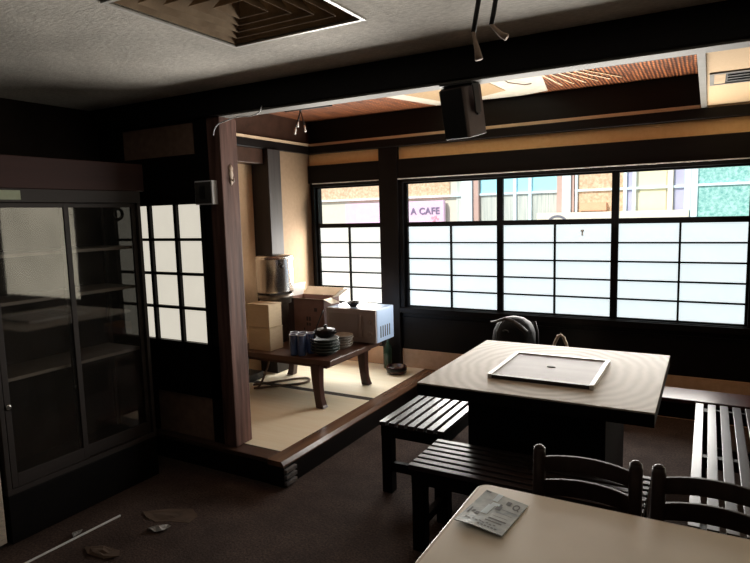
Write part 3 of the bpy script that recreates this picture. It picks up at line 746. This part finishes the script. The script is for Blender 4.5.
# stacked bowls and plates
def stack(name, n, x, y, z, r, h, mat, rim, labs, cat, group):
    proto = None
    for k in range(n):
        if proto is None:
            proto = o = thing(name, (0, 0, 0), '', cat, group)
            MB().lathe([(r * .5, 0), (r * .52, .004), (r * .80, h * .75), (r * .96, h * 1.45), (r * .93, h * 1.45), (r * .74, h * .95), (r * .45, .008), (.002, .0075)], (0, 0, 0), 32).build('body', mat, o)
            MB().lathe([(r * .93, h * 1.452), (r * .965, h * 1.452), (r, h * 1.56), (r * .985, h * 1.66), (r * .95, h * 1.62)], (0, 0, 0), 32, close=False).build('rim', rim, o, label='paler glazed rim')
        else:
            o = copy_tree(proto)
        o.location = (x + random.uniform(-.004, .004), y + random.uniform(-.004, .004), z + k * h)
        o['label'] = labs(k)
ords = ['lowest', 'second from the bottom', 'in the middle', 'second from the top', 'topmost']
stack('serving_bowl', 5, -2.395, 3.455, TZ + .001, .105, .0215, 'dish_dark', 'bowl_rim', lambda k: 'dark green bowl, %s of the stack beside the tumblers' % ords[k], 'bowl', 'dark bowls stacked on the low table')
stack('side_plate', 5, -2.395, 3.675, TZ + .001, .088, .0180, 'dish_rim', 'plate_rim', lambda k: 'grey rimmed plate, %s of the stack before the microwave' % ords[k], 'plate', 'plates stacked before the microwave')
t = thing('cooking_pot', (-2.39, 3.455, TZ + .1238), 'small black lidded pot on top of the dark bowl stack', 'pot')
pz = TZ + .1238
MB().lathe([(.04, 0), (.062, .012), (.075, .035), (.072, .05), (.074, .052)], (-2.39, 3.455, pz), 28).build('body', 'black_glaze', t)
MB().lathe([(.076, .0525), (.07, .062), (.02, .072), (.012, .073), (.012, .085), (.016, .09), (.004, .094)], (-2.39, 3.455, pz), 28).build('lid', 'black_glaze', t)
for s in (-1, 1): MB().tube([(-2.39 + s * .07, 3.44, pz + .04), (-2.39 + s * .095, 3.45, pz + .043), (-2.39 + s * .07, 3.47, pz + .04)], .006, 8).build('lug', 'black_glaze', t)
tag(MB().tube([(-2.425, 3.363, pz + .012), (-2.415, 3.362, pz + .04), (-2.395, 3.360, pz + .10), (-2.36, 3.358, pz + .17), (-2.335, 3.355, pz + .215)], [.010, .005, .005, .005, .004], 10).build('ladle', 'black_plastic'), 'slim black ladle leaning against the black pot, handle up', 'ladle')

# tray, bottle, cable on the tatami
t = thing('ashtray', (-2.275, 4.33, PZ), 'round black and red lacquer ashtray on the tatami by the window post', 'ashtray')
MB().lathe([(.072, 0), (.085, .01), (.088, .06), (.082, .066), (.07, .062), (.066, .02), (.002, .016)], (-2.275, 4.33, PZ), 32).build('body', 'lacquer', t)
MB().lathe([(.0884, .03), (.0895, .034), (.0895, .05), (.0884, .054)], (-2.275, 4.33, PZ), 32, close=False).build('band', 'black_glaze', t)
MB().box(-2.30, -2.26, 4.25, 4.265, PZ + .0605, PZ + .068).build('rest', 'strap', t)
t = thing('green_bottle', (-2.42, 4.46, PZ), 'green glass bottle standing against the window post', 'bottle')
MB().lathe([(.036, 0), (.04, .006), (.04, .17), (.03, .20), (.015, .235), (.014, .28)], (-2.42, 4.45, PZ), 24).build('body', 'green_glass', t)
MB().lathe([(.016, .2805), (.016, .296)], (-2.42, 4.45, PZ), 16).build('cap', 'black_plastic', t)
tag(MB().smooth_tube([(-3.05, 3.62, TZ - .09), (-3.04, 3.58, .34), (-3.05, 3.53, .24), (-3.075, 3.49, PZ + .013), (-3.08, 3.45, PZ + .0095), (-3.00, 3.53, PZ + .0095), (-2.9, 3.63, PZ + .0095), (-2.82, 3.72, PZ + .0095), (-2.81, 3.80, PZ + .0095), (-2.87, 3.86, PZ + .0095), (-2.95, 3.80, PZ + .0095), (-3.02, 3.70, PZ + .0095), (-3.09, 3.60, PZ + .0095), (-3.16, 3.52, PZ + .0095)], .009, 8).build('power_cable', 'cable_brown'), 'brown cable looping on the tatami under the low table', 'cable')
tag(box_obj('storage_case', 'black_plastic', (-3.395, -3.24, 3.42, 3.75, PZ, PZ + .06), None, .006), 'flat black case on the tatami behind the post, under the low table', 'case')

# ------------------------------------------------------------------ glass cabinet
CX, CY0, CY1, CD = -2.80, 1.41, 2.262, .34
t = thing('glass_cabinet', (CX - CD / 2, (CY0 + CY1) / 2, 0), 'tall dark cabinet with sliding glass doors along the dark wall', 'cabinet')
xb = CX - CD
m = MB()
m.box(xb, CX, CY0, CY1, .0, .235); m.build('base', 'black_wood', t, .003)
box_obj('back_panel', 'dkwall', (xb, xb + .01, CY0 + .03, CY1 - .03, .2365, 1.60), t)
box_obj('fascia', 'red_wood', (xb, CX + .004, CY0, CY1 + .03, 1.665, 1.815), t, .003, label='reddish brown top fascia')
MB().box(xb, CX + .002, CY0, CY1, 1.60, 1.664).box(xb, CX, CY0, CY1, .236, .262).box(CX - .03, CX, CY0, CY0 + .022, .262, 1.6).box(CX - .03, CX, CY1 - .022, CY1, .262, 1.6).box(xb, xb + .03, CY0, CY0 + .03, .262, 1.6).box(xb, xb + .03, CY1 - .03, CY1, .262, 1.6).build('carcass_frame', 'greyframe', t, .002)
box_obj('side_panel', 'darkZ', (xb + .03, CX - .03, CY0 + .004, CY0 + .014, .262, 1.6), t)
box_obj('side_glass', 'glass_side', (xb + .03, CX - .03, CY1 - .014, CY1 - .010, .262, 1.6), t, label='glass end panel')
for z in (.775, 1.135, 1.36): box_obj('shelf', 'shelf', (xb + .011, CX - .05, CY0 + .032, CY1 - .032, z - .016, z), t, label='shelf with a pale front edge')
def cdoor(y0, y1, x, hy):
    s = .028
    dm = MB().box(x - .012, x + .002, y0, y0 + s, .265, 1.597).box(x - .012, x + .002, y1 - s, y1, .265, 1.597).box(x - .012, x + .002, y0 + s, y1 - s, .265, .33).box(x - .012, x + .002, y0 + s, y1 - s, 1.575, 1.597)
    d = dm.build('sliding_door', 'greyframe', t, .002)
    box_obj('glass', 'glass_cab', (x - .007, x - .003, y0 + s, y1 - s, .33, 1.575), d)
    MB().lathe([(.014, 0), (.014, .004), (.009, .004)], (0, 0, 0), 18, Matrix.Translation((x + .0022, hy, .655)) @ Matrix.Rotation(radians(90), 4, 'Y')).build('finger_pull', 'steel', d)
cdoor(1.434, 1.83, CX - .002, 1.45)
cdoor(1.79, 2.239, CX - .018, 1.803)
tag(box_obj('paper_label', 'label_green', (CX + .0024, CX + .0034, 1.45, 1.596, 1.612, 1.655)), 'pale green paper label stuck on the cabinet rail', 'label')
tag(MB().tube([(CX - .042, 2.142 + .030 * cos(a), 1.540 + .030 * sin(a)) for a in [2 * pi * k / 24 for k in range(25)]], .009, 8).build('suction_ring', 'rubber'), 'dark rubber ring behind the upper corner of the cabinet glass', 'ring')

# heater at the cabinet's end
t = thing('floor_heater', (-2.95, 1.17, 0), 'white grilled heater at the end of the glass cabinet', 'heater')
box_obj('casing', 'heater_tan', (-3.12, -2.80, .95, 1.388, .02, .60), t, .006)
gm = MB()
for k in range(9): gm.box(-2.7995, -2.792, .97, 1.38, .04 + k * .022, .05 + k * .022)
gm.build('grille', 'heater_tan', t)
box_obj('base', 'black_plastic', (-3.11, -2.82, .96, 1.38, 0, .02), t)

# ------------------------------------------------------------------ wall and ceiling fittings
t = thing('wall_switch_box', (-2.53, 2.5, 1.65), 'white framed control box on the black wall above the small paper window', 'switch')
box_obj('casing', 'white_plastic', (-2.558, -2.424, 2.445, 2.488, 1.58, 1.714), t, .003)
box_obj('back_plate', 'white_plastic', (-2.552, -2.49, 2.4885, 2.4995, 1.585, 1.709), t)
box_obj('face', 'strap', (-2.551, -2.431, 2.441, 2.4446, 1.587, 1.707), t, label='grey face plate')
box_obj('display', 'black_plastic', (-2.515, -2.475, 2.437, 2.4408, 1.612, 1.682), t, label='black window')
t = thing('carved_hook', (-2.388, 2.565, 1.745), 'small carved pale hook on the brown corner post', 'hook')
MB().lathe([(.002, -.06), (.014, -.045), (.010, -.02), (.019, 0), (.014, .025), (.019, .04), (.004, .06)], (-2.386, 2.565, 1.745), 14, Matrix.Translation((-2.389, 0, 0)) @ Matrix.Diagonal((.4, 1, 1, 1)) @ Matrix.Translation((2.386, 0, 0))).build('body', 'hook', t)
MB().tube([(-2.385, 2.565, 1.72), (-2.372, 2.565, 1.708), (-2.37, 2.565, 1.725)], .004, 8).build('prong', 'hook', t)

# ceiling diffuser
vc = ((vx0 + vx1) / 2, (vy0 + vy1) / 2)
t = thing('ceiling_diffuser', (vc[0], vc[1], CZ), 'square ceiling air diffuser with nested louvres', 'vent')
def ring_frame(mb, a0, a1, z0, z1, th=.003):
    """square funnel: half size a0 at height z0, a1 at z1"""
    vs = []
    for a, z in ((a0, z0), (a1, z1), (a1 - th, z1), (a0 - th, z0)):
        vs += [(vc[0] + sx * a, vc[1] + sy * a, z) for sx, sy in ((-1, -1), (1, -1), (1, 1), (-1, 1))]
    fs = []
    for k in range(4):
        for i in range(4):
            j = (i + 1) % 4; fs.append((k * 4 + i, k * 4 + j, ((k + 1) % 4) * 4 + j, ((k + 1) % 4) * 4 + i))
    mb._add(vs, fs)
hs = (vx1 - vx0) / 2
fl = MB(); ring_frame(fl, hs + .004, hs + .004, CZ - .006, CZ + .0, .014); fl.build('flange', 'vent_rim', t, label='pale outer flange')
for k in range(5):
    a = hs - .018 - .056 * k
    lm = MB(); ring_frame(lm, a, a - .06, CZ + .002, CZ + .10, .0015); lm.build('louvre', 'vent_tan', t)
MB().box(vx0 - .01, vx1 + .01, vy0 - .01, vy1 + .01, CZ + .22, CZ + .23).box(vx0 - .01, vx0, vy0, vy1, CZ + .061, CZ + .22).box(vx1, vx1 + .01, vy0, vy1, CZ + .061, CZ + .22).box(vx0 - .01, vx1 + .01, vy0 - .01, vy0, CZ + .061, CZ + .22).box(vx0 - .01, vx1 + .01, vy1, vy1 + .01, CZ + .061, CZ + .22).build('duct_box', 'vent_dark', t)

# slot diffuser in the cream soffit
t = thing('air_slot', (.4, 3.6, 2.15), 'long dark air slot in the cream lowered ceiling', 'vent')
box_obj('slot', 'vent_dark', (-.004, 1.0, 3.46, 3.74, 2.1475, 2.1498), t, label='dark opening')
MB().box(-.02, 1.02, 3.44, 3.46, 2.142, 2.1499).box(-.02, 1.02, 3.74, 3.76, 2.142, 2.1499).box(-.02, .0, 3.46, 3.74, 2.142, 2.1499).box(1.0, 1.02, 3.46, 3.74, 2.142, 2.1499).build('frame', 'beam_under', t)
box_obj('end_plate', 'kraft', (-.0, .05, 3.47, 3.73, 2.143, 2.1474), t, label='tan end plate')
fm = MB()
for k in range(3): fm.box(.06, .98, 3.52 + .07 * k, 3.54 + .07 * k, 2.141, 2.147)
fm.build('fins', 'rubber', t)

# torn patches in the reed ceiling
cr_ = bpy.data.objects['ceiling_reed']
pa = MB().prism([(-2.20, 3.40), (-2.12, 3.93), (-1.945, 4.50), (-1.80, 4.46), (-1.29, 4.53), (-1.05, 4.46), (-.955, 3.86), (-.93, 3.3)], 2.360, 2.3648)
pa.build('bare_patch', 'bare_board', cr_, label='bare white patch where the reed is torn away')
MB().prism([(-1.99, 3.55), (-1.96, 3.95), (-1.83, 4.36), (-1.52, 4.36), (-1.30, 4.25), (-1.33, 3.75), (-1.40, 3.5)], 2.356, 2.3598).build('bare_patch', 'patch_tan', cr_, label='tan board showing in the torn reed')
MB().tube([(-1.20, 3.75, 2.352), (-1.19, 3.95, 2.345), (-1.12, 4.10, 2.348), (-1.08, 4.12, 2.354)], .004, 6).build('loose_strip', 'cable_brown', cr_)
for k in range(6):
    x = -.96 + k * .055; MB().box(-.006, .006, -.35, .35, 0, .004, Matrix.Translation((x, 4.0, 2.3605 - .0005 * k)) @ Matrix.Rotation(radians(-6 - 4 * k), 4, 'Z')).build('loose_strip', 'kraft' if k % 2 else 'carton_in', cr_)

# speaker below the beam
sc = Matrix.Translation((-.965, 2.53, 1.94)) @ Matrix.Rotation(radians(-13), 4, 'Z') @ Matrix.Rotation(radians(13), 4, 'X')
t = thing('loudspeaker', (-.975, 2.53, 1.83), 'black loudspeaker hung under the big black beam', 'speaker')
MB().prism([(-.058, -.075), (.058, -.075), (.062, -.06), (.062, .07), (-.062, .07), (-.062, -.06)], -.108, .108, sc).build('cabinet', 'speaker_side', t, .003)
box = MB().box(-.058, .058, -.081, -.0755, -.104, .104, sc); box.build('grille', 'black_plastic', t, .002)
box = MB().box(.0622, .072, .005, .025, -.02, .03, sc); box.build('mount_knob', 'black_plastic', t, .002)
MB().box(-.08, .08, -.03, .03, .1085, .1125, sc).box(-.08, -.0755, -.02, .02, -.01, .1085, sc).box(.0755, .08, -.02, .02, -.01, .1085, sc).build('bracket', 'black_plastic', t)
MB().box(-1.05, -.90, 2.462, 2.552, 2.048, 2.0555).build('mounting_plate', 'black_plastic', t)

# hanging cables
t = thing('ceiling_cable', (-.64, 1.8, CZ), 'black cable with a taped tan end, longer of the two hanging from the ceiling', 'cable', 'cut cables hanging from the ceiling')
MB().tube([(-.625, 1.80, 2.199), (-.632, 1.80, 2.15), (-.642, 1.80, 2.10), (-.651, 1.80, 2.05)], .0075, 10).build('sheath', 'rubber', t)
MB().tube([(-.651, 1.80, 2.052), (-.648, 1.80, 2.03), (-.640, 1.80, 2.00), (-.634, 1.80, 1.966)], [.006, .006, .009, .013], 8).build('taped_end', 'tape', t, label='tan taped end')
t = thing('ceiling_cable', (-.58, 1.8, CZ), 'black cable with a bent tip, shorter of the two hanging from the ceiling', 'cable', 'cut cables hanging from the ceiling')
MB().tube([(-.572, 1.80, 2.199), (-.579, 1.80, 2.14), (-.588, 1.80, 2.09), (-.594, 1.80, 2.062)], .0075, 10).build('sheath', 'rubber', t)
MB().tube([(-.594, 1.80, 2.064), (-.584, 1.80, 2.05), (-.565, 1.80, 2.03), (-.546, 1.80, 2.018)], [.006, .006, .008, .011], 8).build('taped_end', 'tape', t, label='brown taped end')

t = thing('lamp_hook', (-2.75, 3.75, 2.36), 'black hanger bar with cut lamp wires under the reed ceiling', 'lamp hanger')
hx, hy, hz = -2.70, 3.68, 2.30
MB().tube([(hx, hy, 2.364), (hx, hy, hz - .02)], .008, 8).build('stem', 'rubber', t)
MB().tube([(hx - .13, hy - .02, hz - .005), (hx, hy, hz), (hx + .26, hy + .04, hz + .005)], .007, 8).build('bar', 'rubber', t)
for dx, dz, e in ((-.06, -.17, 0), (-.03, -.12, 1), (.04, -.16, 2)):
    MB().tube([(hx, hy, hz - .01), (hx + dx * .5, hy, hz + dz * .5), (hx + dx * .8, hy, hz + dz * .75)], .004, 6).build('wire', 'rubber', t)
    MB().tube([(hx + dx * .8, hy, hz + dz * .75), (hx + dx, hy, hz + dz - .01)], [.005, .008], 8).build('wire_end', 'paper_white', t, label='white insulated end')
tag(MB().smooth_tube([(-2.385, 2.44, 1.955), (-2.375, 2.44, 1.985), (-2.345, 2.44, 2.012), (-2.29, 2.442, 2.024), (-2.24, 2.44, 2.032), (-2.18, 2.438, 2.036), (-2.12, 2.44, 2.03), (-2.06, 2.442, 2.042), (-2.04, 2.446, 2.075)], .0028, 6).build('hanging_wire', 'white_plastic'), 'thin white wire draped across the top of the corner post', 'wire')

# ------------------------------------------------------------------ debris on the floor
tag(MB().box(-.0035, .0035, -.36, .36, 0, .007, Matrix.Translation((-2.585, 1.46, .0005)) @ Matrix.Rotation(radians(-1.9), 4, 'Z')).build('white_batten', 'white_plastic'), 'thin white batten lying on the floor in front of the cabinet', 'batten')
def scrap(name, pts, z, mat, lab, cat, amp=.006):
    """a crumpled sheet with thickness"""
    cx = sum(p[0] for p in pts) / len(pts); cy = sum(p[1] for p in pts) / len(pts)
    rings = [[(cx + (x - cx) * s, cy + (y - cy) * s, .001 + random.uniform(0, amp)) for x, y in pts] for s in (1, .66, .33)]
    vs = [p for r in rings for p in r] + [(cx, cy, .002 + amp)]
    n = len(pts); fs = []
    for r in range(2):
        for i in range(n): fs.append((r * n + i, r * n + (i + 1) % n, (r + 1) * n + (i + 1) % n, (r + 1) * n + i))
    for i in range(n): fs.append((2 * n + i, 2 * n + (i + 1) % n, 3 * n))
    o = MB()._add(vs, fs).build(name, mat); md = o.modifiers.new('solid', 'SOLIDIFY'); md.thickness = .0012; md.offset = 1
    return tag(o, lab, cat)
scrap('cardboard_scrap', [(-2.50, 1.90), (-2.40, 1.99), (-2.29, 2.04), (-2.21, 2.00), (-2.20, 1.93), (-2.30, 1.90), (-2.36, 1.86), (-2.44, 1.87)], 0, 'debris_brown', 'brown cardboard scrap on the dark floor before the cabinet', 'scrap', .004)
scrap('plastic_scrap', [(-2.34, 1.80), (-2.31, 1.83), (-2.27, 1.86), (-2.235, 1.85), (-2.24, 1.81), (-2.28, 1.79), (-2.31, 1.785)], 0, 'debris_grey', 'crumpled white plastic scrap beside the brown cardboard scrap', 'scrap', .02)
scrap('plastic_scrap', [(-2.63, 1.60), (-2.60, 1.63), (-2.575, 1.60), (-2.59, 1.575), (-2.615, 1.585)], 0, 'debris_grey', 'tiny white crumpled scrap beside the white batten', 'scrap', .02)
scrap('plastic_scrap', [(-2.47, 1.55), (-2.40, 1.60), (-2.30, 1.61), (-2.25, 1.57), (-2.30, 1.53), (-2.40, 1.52)], 0, 'debris_brown', 'grey brown crumpled scrap at the bottom edge, in front of the batten', 'scrap', .012)

# ------------------------------------------------------------------ outside, across the street
EY = 8.5
tag(MB().box(-14, 14, 4.7, 30, -.3, -.12).build('street', 'street'), 'grey street outside the windows', 'street', None, 'structure')
b = thing('shop_building', (-2, EY + .6, -.12), 'pale shop building across the street seen through the clear panes', 'building')
box_obj('facade', 'ext_cream', (-9, -.22, EY, EY + .4, -.12, 4.5), b)
def epanel(name, mat, x0, x1, z0, z1, d=.03, par=None): return box_obj(name, mat, (x0, x1, EY - d, EY - .0005, z0, z1), par or b)
epanel('tiled_panel', 'ext_brick', -6, -3.47, 1.72, 2.6, .02)
epanel('curtained_window', 'ext_curtain', -3.36, -3.24, .3, 2.4, .02)
epanel('transom', 'ext_white', -9, -.22, 1.735, 1.765, .05)
epanel('pillar', 'ext_white', -3.24, -3.08, -.1, 3.2, .12)
epanel('post', 'ext_brown', -3.07, -2.99, -.1, 3.2, .08)
epanel('blue_shutter', 'ext_blue', -2.98, -1.86, 1.766, 2.6, .02)
epanel('curtained_window', 'ext_curtain', -2.98, -1.86, .3, 1.734, .02)
for x in (-2.45, -2.23): epanel('mullion', 'ext_white', x - .02, x + .02, .3, 2.6, .06)
epanel('post', 'ext_brown', -1.85, -1.78, -.1, 3.2, .08)
epanel('pillar', 'ext_white', -1.77, -1.66, -.1, 3.2, .12)
epanel('post', 'ext_brown', -1.655, -1.62, -.1, 3.2, .08)
epanel('mullion', 'ext_white', -1.61, -1.58, -.1, 3.2, .06)
epanel('ochre_wall_panel', 'ext_brick', -1.57, -1.0, .2, 2.6, .02)
epanel('mail_box', 'ext_orange', -1.54, -1.2, 1.47, 1.58, .1)
epanel('mullion', 'ext_white', -.995, -.955, -.1, 3.2, .06)
epanel('dark_window', 'ext_purple', -.95, -.89, .3, 2.6, .02)
epanel('mullion', 'ext_white', -.885, -.845, -.1, 3.2, .06)
epanel('blind', 'ext_blind', -.80, -.49, .3, 2.6, .02)
epanel('post', 'ext_band', -.47, -.41, -.1, 3.2, .08)
epanel('dark_window', 'ext_purple', -.40, -.285, .3, 2.6, .02)
epanel('pillar', 'ext_white', -.28, -.21, -.1, 3.2, .12)
cb = box_obj('canopy_board', 'ext_band', (-2.06, -.215, EY - .35, EY - .13, 1.30, 1.455), b, .004)
t = thing('cafe_sign', (-4.0, EY - .1, 1.2), 'pink cafe sign with a red emblem outside the window', 'sign')
box_obj('board', 'ext_pink', (-5.3, -3.53, EY - .12, EY - .04, .75, 1.685), t, .005)
def text(body, size, x, z, y, mat, par, name, label=None):
    cu = bpy.data.curves.new(name, 'FONT'); cu.body = body; cu.size = size; cu.extrude = .004; cu.offset = .0035; cu.align_x = 'LEFT'
    cu.space_character = 1.08
    tmp = bpy.data.objects.new('tmp', cu); COL.objects.link(tmp)
    bpy.context.view_layer.update()
    me = bpy.data.meshes.new_from_object(tmp.evaluated_get(bpy.context.evaluated_depsgraph_get()))
    bpy.data.objects.remove(tmp)
    mxx = Matrix.Translation((x, y, z)) @ Matrix.Rotation(radians(90), 4, 'X')
    me.transform(Matrix.Translation(-par.location) @ mxx); me.materials.clear(); me.materials.append(M[mat])
    o = bpy.data.objects.new(name, me); COL.objects.link(o); o.parent = par
    if label: o['label'] = label
    return o
text('A CAFE', .140, -4.085, 1.485, EY - .126, 'ext_text', t, 'lettering', 'dark lettering A CAFE')
em = MB()
for dx, dz, r in ((-.055, .03, .035), (.02, .045, .04), (.075, .0, .03), (.0, -.02, .03), (-.03, -.05, .022)):
    em.lathe([(r * .65, 0), (r * .65, .004)], (0, 0, 0), 12, Matrix.Translation((-3.68 + dx * .7, EY - .121, 1.40 + dz * .7)) @ Matrix.Rotation(radians(90), 4, 'X'))
em.build('red_emblem', 'ext_red', t, label='red splash emblem')
lg = MB()
for k in range(24):
    a, c = 2 * pi * k / 24, 2 * pi * (k + 1) / 24
    q = [(-1.78 + r * cos(w), EY - y, 1.275 + r * sin(w)) for y in (.356, .3505) for r, w in ((.15, a), (.15, c), (.12, c), (.12, a))]
    lg._add(q, [(0, 1, 2, 3), (4, 7, 6, 5), (0, 4, 5, 1), (2, 6, 7, 3)])
lg.build('round_logo', 'ext_logo', cb, label='half hidden round logo ring')
t = thing('teal_screen', (1.6, EY - .2, -.12), 'mottled teal screen with white bars across the street', 'screen')
box_obj('panel', 'teal', (-.20, 3.5, EY - .3, EY - .1, -.12, 3.2), t)
MB().box(-.20, -.13, EY - .33, EY - .3005, -.12, 3.2).build('bar', 'ext_white', t, label='white upright bar')
MB().box(-.13, 3.5, EY - .32, EY - .3005, 1.735, 1.765).build('bar', 'ext_white', t, label='white cross bar')

# ------------------------------------------------------------------ light
wd = bpy.data.worlds.new('sky'); S.world = wd; wd.use_nodes = True
bg = wd.node_tree.nodes['Background']; bg.inputs[0].default_value = (.80, .90, 1.0, 1); bg.inputs[1].default_value = 0.95
su = bpy.data.lights.new('sun', 'SUN'); su.energy = 4.5; su.angle = radians(1.5); su.color = (1, .97, .9)
so = bpy.data.objects.new('sun', su); COL.objects.link(so)
so.rotation_euler = Vector((.35, .75, -.75)).to_track_quat('-Z', 'Y').to_euler()


# daylight entering through the panes: sky and sunlit pavement, so it comes in slanting upwards
def daylight(x0, x1, z, h, watts, tilt, color, y=W - .075, spread=150):
    l = bpy.data.lights.new('window_daylight', 'AREA'); l.shape = 'RECTANGLE'; l.size = x1 - x0; l.size_y = h
    l.energy = watts; l.color = color; l.spread = radians(spread)
    o = bpy.data.objects.new('window_daylight', l); COL.objects.link(o); o.location = ((x0 + x1) / 2, y, z)
    d = Vector((0, -cos(radians(tilt)), sin(radians(tilt))))
    o.rotation_euler = d.to_track_quat('-Z', 'Y').to_euler()
for z, tl, p in ((.82, 6, 31), (1.05, 36, 22), (1.27, 46, 24)):
    daylight(-2.26 if z > .9 else -1.95, .05, z, .2, p, tl, (1, .955, .89))
    daylight(-3.19, -2.54, z, .2, 11, 3, (1, .955, .89), spread=175)
daylight(-2.26, .05, 1.58, .25, 12, 42, (1, .90, .74))
daylight(-3.19, -2.54, 1.58, .25, 2.5, 42, (1, .90, .74))
S.view_settings.view_transform = 'Standard'; S.view_settings.look = 'None'
S.view_settings.exposure = 0.0; S.view_settings.gamma = 1.0; S.view_settings.use_curve_mapping = False
S.cycles.max_bounces = 10; S.cycles.diffuse_bounces = 5; S.cycles.glossy_bounces = 4; S.cycles.transparent_max_bounces = 12
S.cycles.use_denoising = True
S.cycles.sample_clamp_indirect = 6
